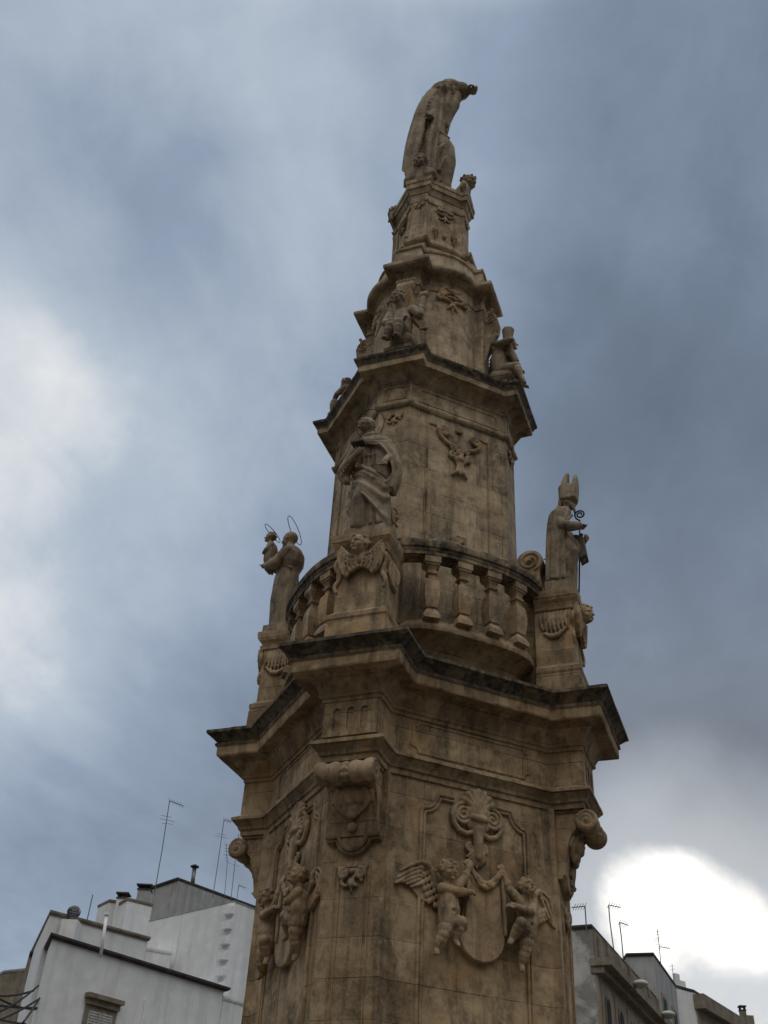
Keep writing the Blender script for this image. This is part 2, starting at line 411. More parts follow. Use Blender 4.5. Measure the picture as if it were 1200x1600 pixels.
mon = thing('baroque_column', (0, 0, GZ), 'tall carved limestone baroque column in stacked tiers with scrolls and balustrade', 'monument')
SH = (1.85, .345, 1.485)
tier('shaft', SH, [(-1.6, .9), (-1.3, .9), (-1.3, .7), (-1.0, .7), (-1.0, .32), (.1, .32), (.12, .42), (.3, .42), (.4, .3), (.5, .12), (.6, .10), (.62, .02), (3.0, 0.0), (4.74, 0.0)], mon, [M_ST])
EN = (2.30, .427, 1.612)
tier('architrave', EN, [(4.69, (1.7, .3, 1.38)), (4.69, -.13), (4.725, -.13), (4.725, -.105), (4.79, -.10), (4.795, -.08), (4.83, -.07), (4.87, -.035), (4.90, -.01), (4.905, 0.0), (4.94, 0.0), (4.96, -.035), (4.985, -.085)], mon, [M_ST])
tier('frieze', EN, [(4.96, -.095), (5.44, -.095)], mon, [M_ST])
tier('cornice', EN, [(5.425, -.1), (5.425, -.075), (5.47, -.07), (5.475, -.05), (5.50, -.035), (5.52, -.045), (5.53, -.04), (5.57, -.025), (5.62, .01), (5.665, .05), (5.68, .055), (5.70, .06), (5.705, .20),
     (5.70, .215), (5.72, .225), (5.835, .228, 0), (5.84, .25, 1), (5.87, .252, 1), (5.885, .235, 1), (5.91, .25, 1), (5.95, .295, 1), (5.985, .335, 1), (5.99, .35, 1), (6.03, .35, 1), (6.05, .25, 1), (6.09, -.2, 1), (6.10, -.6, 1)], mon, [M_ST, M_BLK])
T3 = (1.385, .246, 1.133)
tier('drum', T3, [(6.04, .06), (6.6, .06), (6.64, .10), (6.72, .10), (6.76, .02), (7.0, 0), (10.62, 0.0)], mon, [M_ST2])
tier('cornice', T3, [(10.57, .005), (10.575, .03), (10.60, .05), (10.63, .056), (10.655, .045), (10.665, .015), (11.03, .012), (11.035, .03), (11.06, .045), (11.08, .035), (11.12, .05), (11.18, .085), (11.215, .11), (11.22, .235),
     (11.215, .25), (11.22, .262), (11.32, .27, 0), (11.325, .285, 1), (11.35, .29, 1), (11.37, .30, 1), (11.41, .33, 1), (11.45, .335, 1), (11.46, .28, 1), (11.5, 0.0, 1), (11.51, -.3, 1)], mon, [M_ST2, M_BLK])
S5 = (1.04, .19, .775)
tier('drum', S5, [(11.48, .10), (11.66, .10), (11.70, .05), (11.74, .02), (11.8, 0.0), (13.66, 0.0)], mon, [M_ST2], b=.13, n=10)
tier('cornice', S5, [(13.60, .005), (13.61, .02), (13.64, .022), (13.65, .01), (13.9, .012), (13.92, .035), (13.945, .05), (13.95, .12), (13.95, .15), (13.965, .185), (14.0, .21), (14.04, .215), (14.08, .205), (14.11, .17), (14.13, .12),
     (14.16, .06), (14.55, .0), (14.58, .025), (14.63, .025), (14.66, -.03)], mon, [M_ST2, M_BLK], b=.13, n=10)
tier('attic', (1.0, .2, .7), [(14.6, (1.0, .19, .76, .1)), (14.7, (.95, .19, .72, .09)), (14.82, (.88, .18, .66, .07)), (14.94, (.81, .17, .62, .05)), (15.02, (.79, .17, .60, .04)),
     (15.03, (.82, .2, .63, .04)), (15.06, (.845, .225, .655, .04)), (15.11, (.855, .235, .665, .04)), (15.16, (.845, .225, .655, .04)), (15.20, (.80, .19, .62, .03)), (15.24, (.73, .16, .58, .01)), (15.3, (.70, .15, .56, 0))], mon, [M_ST2], n=10)
S6 = (.695, .150, .56)
tier('drum', S6, [(15.22, .0), (16.36, 0.0)], mon, [M_ST2])
tier('cornice', S6, [(16.30, .0), (16.31, .022), (16.35, .03), (16.37, .01), (16.53, .008), (16.54, .025), (16.57, .03), (16.63, .055), (16.665, .065), (16.67, .085), (16.80, .088), (16.805, .10), (16.9, .103), (16.92, .06), (16.93, -.2)], mon, [M_ST2])

# ---- moulded frames and relief on flat faces; coordinates (s, z) in the face, h outward
def offs(path, u, closed=False):
    n = len(path); out = []
    for i in range(n):
        p = Vector(path[i])
        a = Vector(path[(i-1) % n]) if (i > 0 or closed) else None
        c = Vector(path[(i+1) % n]) if (i < n-1 or closed) else None
        t1 = (p-a).normalized() if a is not None else None; t2 = (c-p).normalized() if c is not None else None
        if t1 is None: t1 = t2
        if t2 is None: t2 = t1
        n1 = Vector((-t1.y, t1.x)); n2 = Vector((-t2.y, t2.x)); mm = n1+n2
        if mm.length < 1e-6: mm = n1
        mm.normalize(); k = u/max(.35, mm.dot(n1)); out.append((p.x+mm.x*k, p.y+mm.y*k))
    return out
def moulding(mb, path, prof, d, closed=False):
    """prof: (u across, h height) points, swept along the path"""
    cols = [[(x, -(d+h), z) for x, z in offs(path, u, closed)] for u, h in prof]
    n = len(path); m_ = len(prof); rs = [[cols[j][i] for j in range(m_)] for i in range(n)]
    if closed: rs.append(rs[0])
    mb.rings(rs, not closed)
def arc(cx, cz, r, a0, a1, n=8, rz=None):
    rz = rz or r
    return [(cx+r*math.cos(R_(a0+(a1-a0)*i/n)), cz+rz*math.sin(R_(a0+(a1-a0)*i/n))) for i in range(n+1)]
def spiral(cx, cz, r0, turns, a0, sgn=1, n=26, k=.82):
    out = []
    for i in range(n+1):
        q = i/n; a = R_(a0)+sgn*q*turns*2*math.pi; r = r0*(1-k*q); out.append((cx+r*math.cos(a), cz+r*math.sin(a)))
    return out
def ridge(B, path, r, d, lift=0.3, taper=.5, scl=None):
    n = len(path); q = []
    for i, (x, z) in enumerate(path): q.append((x, -(d+r*lift), z))
    for i in range(n-1):
        ra = r*(1-taper*i/n); rb = r*(1-taper*(i+1)/n); B.cap(q[i], q[i+1], ra, rb, seg=8)
def slab2d(mb, outl, d, h0, h1, bev=.012):
    """thick plate with the given outline, bevelled front edge"""
    inn = offs(outl, bev, True); a = sum(outl[i][0]*outl[(i+1) % len(outl)][1]-outl[(i+1) % len(outl)][0]*outl[i][1] for i in range(len(outl)))
    if a < 0: inn = offs(outl, -bev, True)
    mb.rings([[(x, -(d+h0), z) for x, z in outl], [(x, -(d+h1-bev), z) for x, z in outl], [(x, -(d+h1), z) for x, z in inn]])

FRP = [(-.035, .0), (-.035, .022), (-.022, .030), (-.008, .022), (-.004, .012), (.006, .012), (.010, .03), (.026, .036), (.04, .024), (.044, .0)]
FRS = [(-.014, 0), (-.014, .012), (0, .018), (.014, .012), (.014, 0)]
dS = 1.485
def shaft_frame():
    mb = MB()
    L = [(-.60, -.3), (-.60, 4.36)] + arc(-.60, 4.58, .19, -85, -8, 6)[0:] + [(-.40, 4.575), (-.22, 4.575)]
    Rr = [(.30, 4.575), (.50, 4.575)] + arc(.70, 4.58, .19, 188, 265, 6) + [(.70, 4.36), (.70, -.3)]
    moulding(mb, L, FRP, dS-.002); moulding(mb, Rr, FRP, dS-.002)
    return mesh('panel_frame', mb.v, mb.f, M_ST, smooth=True, sharp=30)
me_sf = shaft_frame()

def feather_wing(B, root, elbow, tips, d, h=.05, r=.022, cov=None):
    """wing in the relief plane: feathers from the leading edge to listed tips"""
    n = len(tips); e = Vector(elbow); ro = Vector(root)
    B.cap((ro.x, -(d+h), ro.y), (e.x, -(d+h), e.y), r*2.0, r*1.7)
    for i, tp in enumerate(tips):
        q = i/max(1, n-1); st = e*(1-q)+ro*q
        mid = (st+Vector(tp))*.5 + Vector((0, .01))
        B.chain([(st.x, -(d+h), st.y), (mid.x, -(d+h*.9-.004*(i % 2)), mid.y), (tp[0], -(d+.012+.008*(i % 2)), tp[1])], [r*1.0, r*.85, r*.5])
        c = st*.66+Vector(tp)*.34; B.ell((c.x, -(d+h+.012), c.y), (r*1.0, r*.8, r*1.5))
def plate_wing(B, outl, feats, scal, d, h=.03, r=.017):
    """spread wing: solid plate of the outline, long feathers laid on it, rows of small covert scales"""
    B.rings([[(x, -(d-.01), z) for x, z in outl], [(x, -(d+h), z) for x, z in outl]])
    for f in feats:
        n = len(f)
        B.chain([(x, -(d+h+.018-.014*i/max(1, n-1)), z) for i, (x, z) in enumerate(f)], [r*(1.15-.4*i/max(1, n-1)) for i in range(n)])
    for x, z, q in scal: B.ell((x, -(d+h+.008), z), (.030*q, .022, .034*q), seg=8)
def hand(B, p, d, s=1.0, curl=.5, side=(1, 0, 0)):
    """palm, four bent fingers of unequal length and a thumb from the side of the palm"""
    p = Vector(p); d = Vector(d).normalized(); sd = Vector(side); sd = (sd-d*sd.dot(d)).normalized(); up = d.cross(sd)
    B.ell(p+d*.02*s, (.034*s, .034*s, .034*s)); B.cap(p, p+d*.045*s, .026*s, .030*s)
    for i, (o, L) in enumerate(((-.030, .050), (-.010, .058), (.010, .054), (.030, .042))):
        a = p+d*.05*s+sd*o*s; b = a+(d*(1-curl*.4)+up*curl*.4).normalized()*L*s*.55; c = b+(d*(1-curl)+up*curl).normalized()*L*s*.5
        B.cap(a, b, .0105*s, .0095*s, 6); B.cap(b, c, .0095*s, .008*s, 6)
    a = p+d*.012*s-sd*.03*s; B.cap(a, a+(d*.7-sd*.7).normalized()*.035*s, .012*s, .010*s, 6); B.cap(a+(d*.7-sd*.7).normalized()*.035*s, a+(d*.95-sd*.35).normalized()*.06*s, .010*s, .008*s, 6)
def head(B, c, r, look, hair='curls', jaw=1.0, old=False):
    """skull, cheeks, nose, lips, chin, ears and hair; look = direction of the face"""
    c = Vector(c); f = Vector(look).normalized(); up = Vector((0, 0, 1)); up = (up-f*up.dot(f)).normalized(); rt = f.cross(up)
    rot = Matrix((rt, f, up)).transposed()
    def q(x, y, z): return c + rt*x*r + f*y*r + up*z*r
    B.ell(q(0, -.08, .15), (.82*r, .95*r, .88*r), rot); B.ell(q(0, .18, -.28), (.62*r, .66*r, .70*r*jaw), rot)
    for sx in (-1, 1):
        B.ell(q(.36*sx, .48, -.28), (.30*r, .28*r, .28*r), rot); B.ell(q(.80*sx, -.05, -.08), (.09*r, .16*r, .23*r), rot)
        B.cap(q(.14*sx, .80, .20), q(.52*sx, .62, .18), .10*r, .07*r, 6)
        B.ell(q(.29*sx, .70, .0), (.13*r, .10*r, .09*r), rot)
        B.carve(q(.29*sx, .90, .10), .24*r, -f, .26*r); B.carve(q(.29*sx, .90, -.10), .16*r, -f, .14*r)
    B.cap(q(0, .80, .12), q(0, 1.02, -.20), .08*r, .13*r, 6); B.ell(q(0, .74, -.48), (.22*r, .16*r, .10*r), rot); B.ell(q(0, .72, -.76), (.20*r, .18*r, .16*r), rot)
    B.carve(q(0, .92, -.50), .17*r, -f, .22*r)
    rn = np.random.RandomState(int(abs(c.x*7919+c.z*613)*10) % 9999)
    if hair == 'curls':
        for i in range(46):
            a = rn.uniform(0, 2*math.pi); e = rn.uniform(-.25, 1.0)
            x = math.cos(a)*math.sqrt(max(0, 1-e*e*.95)); y = math.sin(a)*math.sqrt(max(0, 1-e*e*.95))
            if y > .25 and e < .52: continue
            B.ell(q(x*.85, y*.98-.08, e*.86+.14), tuple([r*rn.uniform(.13, .21)]*3), seg=8)
    elif hair == 'cap':
        B.ell(q(0, -.18, .25), (.88*r, .92*r, .86*r), rot)
    elif hair == 'short':
        for i in range(26):
            a = rn.uniform(0, 2*math.pi); e = rn.uniform(.0, 1.0)
            x = math.cos(a)*math.sqrt(1-e*e*.9); y = math.sin(a)*math.sqrt(1-e*e*.9)
            if y > .2 and e < .6: continue
            B.cap(q(x*.82, y*.92-.1, e*.84+.14), q(x*.86, y*.95-.25, e*.7), .12*r, .08*r, 6)
def putto(B, J, s=1.0):
    """one plump infant body from joint positions"""
    V = {k: Vector(v) for k, v in J.items() if k not in ('look', 'hr')}
    ch, be, pe = V['chest'], V['belly'], V['pelvis']
    B.ell(ch, (.115*s, .095*s, .12*s)); B.chain([ch, be, pe], [.105*s, .118*s, .112*s]); B.ell(be+Vector((0, -.02*s, 0)), (.115*s, .10*s, .11*s))
    B.carve(be+Vector((0, -.12*s, -.03*s)), .03*s, (0, 1, 0), .02*s)
    B.cap(ch, V['head'], .06*s, .05*s)
    for q in 'lr':
        B.chain([ch*.45+V['sh'+q]*.55, V['sh'+q], V['el'+q], V['ha'+q]], [.07*s, .063*s, .048*s, .034*s])
        m_ = (V['sh'+q]+V['el'+q])*.5; B.ell(m_, (.058*s,)*3)
        m_ = V['el'+q]*.6+V['ha'+q]*.4; B.ell(m_, (.050*s,)*3)
        hand(B, V['ha'+q], V['ha'+q]-V['el'+q], s*1.0, .6)
        hp = pe + (V['kn'+q]-pe)*.12
        B.chain([hp, V['kn'+q]], [.095*s, .066*s]); B.ell(hp*.5+V['kn'+q]*.5, (.088*s,)*3)
        B.chain([V['kn'+q], V['kn'+q]*.4+V['an'+q]*.6, V['an'+q]], [.062*s, .056*s, .036*s]); B.ell(V['kn'+q]*.65+V['an'+q]*.35, (.064*s,)*3)
        t_ = (V['to'+q]-V['an'+q]).normalized()
        B.chain([V['an'+q]-t_*.012*s, V['an'+q]+t_*.05*s, V['to'+q]], [.036*s, .032*s, .022*s])
        sd = t_.cross(Vector((0, 0, 1)))
        if sd.length < .1: sd = Vector((1, 0, 0))
        sd.normalize()
        for i in range(5): B.ell(V['to'+q]+sd*(i-2)*.013*s+t_*(.012-.002*i)*s, (.010*s,)*3, seg=8)
    head(B, V['head'], J.get('hr', .112)*s, J['look'])

def shaft_relief():
    d = dS; parts = []
    # cartouche with shell, two volutes and a leaf drop
    B = Blob()
    for sg, cx in ((-1, -.115), (1, .255)):
        x0 = .07
        ridge(B, spiral(cx, 4.43, .125, 2.1, 90, -sg, 40, .86), .023, d, 2.0, .3); B.ell((cx, -(d+.005), 4.43), (.12, .035, .12))
        ridge(B, [(cx+.115*sg, 4.47), (cx+.135*sg, 4.40), (cx+.115*sg, 4.32), (cx+.05*sg, 4.245), (cx-.04*sg, 4.22), (x0+.06*sg, 4.25), (x0+.03*sg, 4.33)], .034, d, .8, .15)
    for i in range(7):
        a = R_(25+i*21.7); B.cap((.07, -(d+.05), 4.50), (.07+.20*math.cos(a), -(d+.04), 4.50+.22*math.sin(a)), .035, .045)
    B.ell((.07, -(d+.03), 4.48), (.16, .07, .13)); B.ell((.07, -(d+.06), 4.40), (.13, .06, .05)); B.ell((.07, -(d+.03), 4.34), (.15, .05, .09))
    B.carve((.07, -(d+.16), 4.53), .10, (0, 1, 0), .05)
    B.chain([(.07, -(d+.04), 4.27), (.06, -(d+.06), 4.12), (.06, -(d+.05), 3.98)], [.07, .055, .05])
    for sg in (-1, 1):
        ridge(B, spiral(.06+.085*sg, 4.07, .05, 1.3, 90, -sg), .022, d, 1.2, .3)
        for i in range(4):
            B.cap((.06+.02*sg, -(d+.045), 4.05-.03*i), (.06+(.115-.026*i)*sg, -(d+.02), 3.97-.025*i), .026, .020)
        B.chain([(.06+.10*sg, -(d+.02), 4.24), (.06+.17*sg, -(d+.02), 4.22), (.06+.22*sg, -(d+.01), 4.26)], [.02, .02, .012])
    B.cap((.06, -(d+.045), 3.98), (.06, -(d+.02), 3.87), .03, .018)
    parts.append(('cartouche', B.bake('cartouche', M_CAR, .007, 1), None))
    # shield
    mb = MB(); ol = [(-.085, 3.81), (-.10, 3.60), (-.13, 3.35)] + arc(.09, 3.17, .285, 165, 375, 18) + [(.345, 3.40), (.335, 3.62), (.335, 3.82), (.30, 3.70), (.22, 3.66), (.10, 3.64), (.0, 3.68), (-.05, 3.76)]
    slab2d(mb, ol, d, -.01, .075, .014)
    slab = mesh('shield', mb.v, mb.f, M_CAR, smooth=True, sharp=35)
    parts.append(('shield', slab, None))
    B = Blob()
    for sx, x, t in ((-1, -.08, 3.84), (1, .335, 3.86)):
        B.chain([(x, -(d+.09), t), (x+.015*sx, -(d+.10), 3.55), (x+.03*sx, -(d+.09), 3.2)], [.022, .026, .02])
        for i in range(5): B.cap((x, -(d+.10), t), (x+.05*math.cos(R_(30+30*i)), -(d+.09), t+.06*math.sin(R_(30+30*i))), .018, .022, 6)
    pts = [(-.07+.40*i/12, 3.84-.19*math.sin(math.pi*i/12)+.02*i/12) for i in range(13)]
    for o in (-.018, .012, .03): B.chain([(x, -(d+.10+.01*math.sin(i*1.9+o*60)), z+o) for i, (x, z) in enumerate(pts)], [.014+.014*math.sin(math.pi*i/12) for i in range(13)])
    parts.append(('festoon', B.bake('festoon', M_CAR, .007, 1), None))
    # two winged infants holding it
    B = Blob(); D_ = lambda h: -(d+h)
    putto(B, dict(head=(-.37, D_(.17), 3.72), look=(.35, -.9, -.12), chest=(-.34, D_(.12), 3.48), belly=(-.33, D_(.12), 3.33), pelvis=(-.33, D_(.11), 3.20),
                  shl=(-.42, D_(.15), 3.53), ell=(-.27, D_(.22), 3.50), hal=(-.12, D_(.17), 3.54), shr=(-.26, D_(.10), 3.55), elr=(-.15, D_(.11), 3.68), har=(-.09, D_(.11), 3.80),
                  knl=(-.40, D_(.14), 3.07), anl=(-.45, D_(.09), 2.93), tol=(-.47, D_(.13), 2.88), knr=(-.22, D_(.19), 3.21), anr=(-.26, D_(.12), 3.05), tor=(-.23, D_(.15), 2.99)), 1.0)
    plate_wing(B, [(-.496, 3.749), (-.536, 3.801), (-.613, 3.812), (-.688, 3.798), (-.781, 3.751), (-.872, 3.671), (-.9, 3.575), (-.921, 3.53), (-.829, 3.55), (-.782, 3.538), (-.745, 3.537), (-.658, 3.453), (-.582, 3.401), (-.498, 3.4), (-.5, 3.498), (-.548, 3.585), (-.541, 3.678)],
               [[(-.60, 3.785), (-.70, 3.765), (-.866, 3.665)], [(-.62, 3.74), (-.72, 3.70), (-.89, 3.59)], [(-.64, 3.69), (-.74, 3.645), (-.912, 3.528)], [(-.65, 3.645), (-.829, 3.555)], [(-.65, 3.605), (-.785, 3.540)], [(-.63, 3.57), (-.731, 3.52)]],
               [(-.57+.028*a-.045*b_, 3.76-.058*a-.03*b_, 1.0) for a in range(7) for b_ in range(3) if not (a == 6 and b_ == 2)], d)
    B.chain([(-.50, D_(.05), 3.72), (-.545, D_(.06), 3.78), (-.62, D_(.05), 3.795), (-.70, D_(.04), 3.775)], [.03, .034, .028, .02]); B.cap((-.50, D_(.05), 3.72), (-.44, D_(.05), 3.58), .04, .03)
    pa = B.bake('cherub', M_CAR, .0068, 1)
    parts.append(('cherub', pa, None))
    B = Blob()
    putto(B, dict(head=(.60, D_(.17), 3.71), look=(.05, -.9, .28), chest=(.60, D_(.12), 3.47), belly=(.61, D_(.12), 3.34), pelvis=(.60, D_(.12), 3.24),
                  shl=(.50, D_(.13), 3.58), ell=(.40, D_(.14), 3.66), hal=(.36, D_(.12), 3.80), shr=(.66, D_(.17), 3.52), elr=(.60, D_(.24), 3.44), har=(.43, D_(.20), 3.48),
                  knl=(.48, D_(.22), 3.31), anl=(.41, D_(.14), 3.15), tol=(.36, D_(.17), 3.10), knr=(.58, D_(.13), 3.08), anr=(.55, D_(.08), 2.93), tor=(.55, D_(.11), 2.87)), 1.0)
    plate_wing(B, [(.747, 3.622), (.751, 3.709), (.815, 3.764), (.897, 3.761), (.977, 3.697), (1.02, 3.558), (1.035, 3.375), (1.001, 3.394), (.943, 3.468), (.901, 3.436), (.817, 3.372), (.745, 3.344), (.664, 3.322), (.649, 3.462), (.722, 3.516), (.80, 3.58), (.80, 3.62)],
               [[(.835, 3.745), (.90, 3.74), (.971, 3.68), (1.015, 3.53), (1.026, 3.39)], [(.84, 3.71), (.925, 3.65), (.98, 3.51), (1.0, 3.41)], [(.85, 3.67), (.90, 3.585), (.95, 3.48)]],
               [(.69+.036*a+.012*b_, 3.355+.018*a+.052*b_, 1.0) for a in range(6) for b_ in range(3)], d)
    B.chain([(.76, D_(.05), 3.63), (.77, D_(.06), 3.70), (.82, D_(.05), 3.745), (.88, D_(.04), 3.75)], [.03, .034, .028, .018]); B.cap((.76, D_(.05), 3.62), (.68, D_(.05), 3.50), .04, .03)
    parts.append(('cherub', B.bake('cherub', M_CAR, .0068, 1), None))
    return parts
REL = shaft_relief()

# thin lines around the long frieze panels
mbf = MB(); dF = EN[2]-.095
ca = .06; fr = [(-.76, 5.10), (-.76, 5.32)] + arc(-.76, 5.40, .07, -90, 0, 4) + [(-.68, 5.39), (.68, 5.39)] + arc(.76, 5.40, .07, 180, 270, 4) + [(.76, 5.32), (.76, 5.10)] + arc(.76, 5.03, .07, 90, 180, 4) + [(-.69, 5.03)] + arc(-.76, 5.03, .07, 0, 90, 4)
fr = [p for i, p in enumerate(fr) if i == 0 or (Vector(p)-Vector(fr[i-1])).length > .004]
moulding(mbf, fr, FRS, dF-.002, True)
me_fp = mesh('frieze_panel', mbf.v, mbf.f, M_ST, smooth=True, sharp=40)

def face_orn_t3():
    d = T3[2]; out = []
    mb = MB()
    for sg in (-1, 1):
        moulding(mb, [(sg*.50, 7.2), (sg*.50, 10.38), (sg*.36, 10.38)] if sg < 0 else [(.36, 10.38), (.50, 10.38), (.50, 7.2)], [(-.012, 0), (-.012, .022), (.004, .026), (.012, .012), (.03, .012), (.03, 0)] if True else FRS, d-.002)
    out.append(('panel_frame', mesh('panel_frame', mb.v, mb.f, M_ST, smooth=True, sharp=30)))
    B = Blob(); x0 = .02
    for sg in (-1, 1):
        ridge(B, spiral(x0+sg*.27, 10.30, .085, 1.5, 90, sg), .032, d, .7, .4)
        ridge(B, [(x0+sg*.35, 10.30), (x0+sg*.32, 10.19), (x0+sg*.22, 10.11), (x0+sg*.12, 10.08), (x0+sg*.06, 10.02)], .036, d, .5, .1)
        ridge(B, spiral(x0+sg*.10, 10.04, .05, 1.3, 90, -sg), .026, d, .8, .3)
        ridge(B, spiral(x0+sg*.14, 9.90, .055, 1.4, 90, sg), .030, d, .9, .3)
        ridge(B, [(x0+sg*.10, 9.86), (x0+sg*.04, 9.80), (x0+sg*.03, 9.72)], .03, d, .8, .1)
        B.chain([(x0+sg*.03, -(d+.03), 9.72), (x0+sg*.05, -(d+.04), 9.62), (x0+sg*.12, -(d+.02), 9.555)], [.03, .03, .016])
    ridge(B, spiral(x0, 10.40, .05, 1.2, 200, -1), .03, d, .9, .3)
    ridge(B, spiral(x0, 9.96, .055, 1.3, 90, 1), .032, d, 1.3, .3)
    B.ell((x0, -(d+.04), 9.86), (.07, .05, .06)); B.cap((x0, -(d+.03), 9.8), (x0, -(d+.03), 9.60), .03, .035)
    out.append(('scroll_ornament', B.bake('scroll_ornament', M_CAR, .009, 1)))
    B = Blob()
    ridge(B, spiral(0, 8.42, .075, 1.4, 200, -1), .035, d, .8, .3); B.cap((.08, -(d+.03), 8.47), (.11, -(d+.02), 8.36), .05, .03); B.cap((-.11, -(d+.02), 8.35), (.0, -(d+.03), 8.33), .03, .04)
    out.append(('scroll_ornament', B.bake('scroll_ornament', M_CAR, .009, 1)))
    # long sunk line in the frieze
    mb = MB(); fr = [(-.66, 10.72), (-.66, 10.92), (-.60, 10.96), (.60, 10.96), (.66, 10.92), (.66, 10.72)]
    moulding(mb, fr, FRS, d+.011, True)
    out.append(('frieze_panel', mesh('frieze_panel', mb.v, mb.f, M_ST, smooth=True, sharp=40)))
    return out
def face_orn_s5():
    d = S5[2]+.115; out = []; B = Blob(); x0 = .0
    for sg in (-1, 1):
        ridge(B, spiral(x0+sg*.19, 13.60, .07, 1.5, 250, -sg),   .036, d-.01, .9, .3)
        ridge(B, [(x0+sg*.24, 13.54), (x0+sg*.17, 13.45), (x0+sg*.06, 13.44), (x0, 13.38)],   .038, d, .6, .1)
        ridge(B, spiral(x0+sg*.23, 13.46, .05, 1.2, 90, -sg),   .032, d-.01, .8, .3)
        B.chain([(x0, -(d+.02), 13.40), (x0+sg*.05, -(d+.03), 13.30), (x0+sg*.10, -(d+.01), 13.24)], [.03, .03, .015])
        B.chain([(x0+sg*.03, -(d+.02), 13.66), (x0+sg*.10, -(d+.02), 13.74), (x0+sg*.2, -(d-.01), 13.70)], [.03, .03, .02])
    B.ell((x0, -(d+.02), 13.68), (.07, .05, .08)); B.ell((x0, -(d+.03), 13.52), (.10, .04, .04)); B.cap((x0, -(d+.02), 13.4), (x0, -(d+.01), 13.17), .04, .02)
    B.ell((x0, -(d+.03), 13.33), (.05, .04, .05))
    out.append(('scroll_ornament', B.bake('scroll_ornament', M_CAR, .009, 1)))
    return out
def face_orn_s6():
    d = S6[2]; out = []; mb = MB()
    moulding(mb, [(-.22, 15.3), (-.22, 16.15), (.22, 16.15), (.22, 15.3)], FRS, d-.002)
    out.append(('panel_frame', mesh('panel_frame', mb.v, mb.f, M_ST, smooth=True, sharp=40)))
    B = Blob()
    for sg in (-1, 1):
        ridge(B, spiral(sg*.12, 16.22, .055, 1.3, 90, sg),   .030, d, 1.0, .3); B.chain([(0, -(d+.02), 16.12), (sg*.07, -(d+.03), 16.08), (sg*.15, -(d+.02), 16.12)], [.03, .028, .016])
        B.chain([(sg*.02, -(d+.02), 16.02), (sg*.07, -(d+.02), 15.96), (sg*.12, -(d+.01), 15.99)], [.022, .02, .012])
        B.ell((sg*.19, -(d+.03), 15.55), (.06, .045, .055)); B.cap((sg*.19, -(d+.03), 15.5), (sg*.19, -(d+.01), 15.4), .03, .015)
        B.ell((sg*.19-.04, -(d+.04), 15.58), (.03, .03, .03))
    B.ell((0, -(d+.03), 16.2), (.08, .045, .06)); B.ell((0, -(d+.02), 15.50), (.05, .04, .06)); B.cap((0, -(d+.02), 16.05), (0, -(d+.02), 15.93), .025, .015)
    out.append(('scroll_ornament', B.bake('scroll_ornament', M_CAR, .009, 1)))
    return out
O3, O5, O6 = face_orn_t3(), face_orn_s5(), face_orn_s6()
for j in (-1, 0, 1, 2):
    r = fj(j)
    put('panel_frame', me_sf, mon, r); put('frieze_panel', me_fp, mon, r)
    for nm, me, _ in REL: put(nm, me, mon, r)
    for nm, me in O3+O5+O6: put(nm, me, mon, r)

# ---- balustrades: bulging sill, balusters, rail
def bulge(a, h, d0, n=28, p=3.2, q=.5):
    out = []
    for i in range(n+1):
        x = -math.cos(math.pi*i/n); s_ = a*x
        out.append((s_, d0 + h*max(0, 1-abs(x)**p)**q))
    return out
def rail_d(s_): 
    x = min(1, abs(s_)/1.0); k = 1-x**2.6
    return 1.40 + .26*max(0, k)**.8
mbS = MB(); rs = []
for z, a, h in ((6.04, .80, .14), (6.3, .80, .14), (6.42, .82, .17), (6.50, .86, .225), (6.555, .92, .29), (6.575, .95, .33), (6.58, .985, .40), (6.59, .995, .415), (6.63, 1.0, .428), (6.67, .995, .42), (6.69, .97, .40), (6.70, .96, .395), (6.73, .96, .395)):
    o = bulge(a, h, 1.28); rs.append([(x, -d_, z) for x, d_ in [( -a, 1.05)] + o + [(a, 1.05)]])
mbS.rings(rs); me_sill = mesh('sill', mbS.v, mbS.f, M_ST, smooth=True, sharp=35)
mbR = MB(); path = [(-1.06+2.12*i/32) for i in range(33)]
prof = [(-.11, 7.64), (-.11, 7.69), (-.12, 7.70), (-.12, 7.73), (-.145, 7.745), (-.155, 7.80), (-.15, 7.835), (-.13, 7.85), (-.11, 7.88), (.11, 7.88), (.13, 7.85), (.15, 7.835), (.155, 7.80), (.145, 7.745), (.12, 7.73), (.12, 7.70), (.11, 7.69), (.11, 7.64)]
rs = []
for s_ in path:
    dd = rail_d(s_); dx = (rail_d(s_+.01)-rail_d(s_-.01))/.02; nn = Vector((-dx, 1)).normalized()
    rs.append([(s_+nn.x*u, -(dd+nn.y*u), z) for u, z in prof])
mbR.rings(rs); me_rail = mesh('rail', mbR.v, mbR.f, M_MID, smooth=True, sharp=35)
BP = [(0, .095), (.06, .095), (.065, .085), (.09, .082), (.15, .054), (.175, .050), (.18, .066), (.21, .070), (.34, .084), (.46, .086), (.58, .076), (.62, .068), (.625, .046), (.68, .040), (.72, .041), (.725, .060), (.755, .062), (.76, .046), (.79, .048), (.84, .066), (.855, .082), (.88, .084), (.885, .095), (1.0, .095)]
mbB = MB(); mbB.rings([[(x*h, y*h, 6.728+z*.92) for x, y in ((-1.1, -1.1), (1.1, -1.1), (1.1, 1.1), (-1.1, 1.1))] for z, h in BP])
me_bal = mesh('baluster', mbB.v, mbB.f, M_CAR)
def bal_parts(j):
    r = fj(j)
    b0 = put('balustrade', me_rail, mon, r)
    put('sill', me_sill, b0, r)
    for s_ in (-.62, -.21, .21, .62):
        o = bpy.data.objects.new('baluster', me_bal); COL.objects.link(o); o.parent = b0
        dx = (rail_d(s_+.01)-rail_d(s_-.01))/.02; o.location = (s_, -rail_d(s_)+.005, 0); o.rotation_euler[2] = -math.atan(dx)
for j in (-1, 0, 1, 2): bal_parts(j)

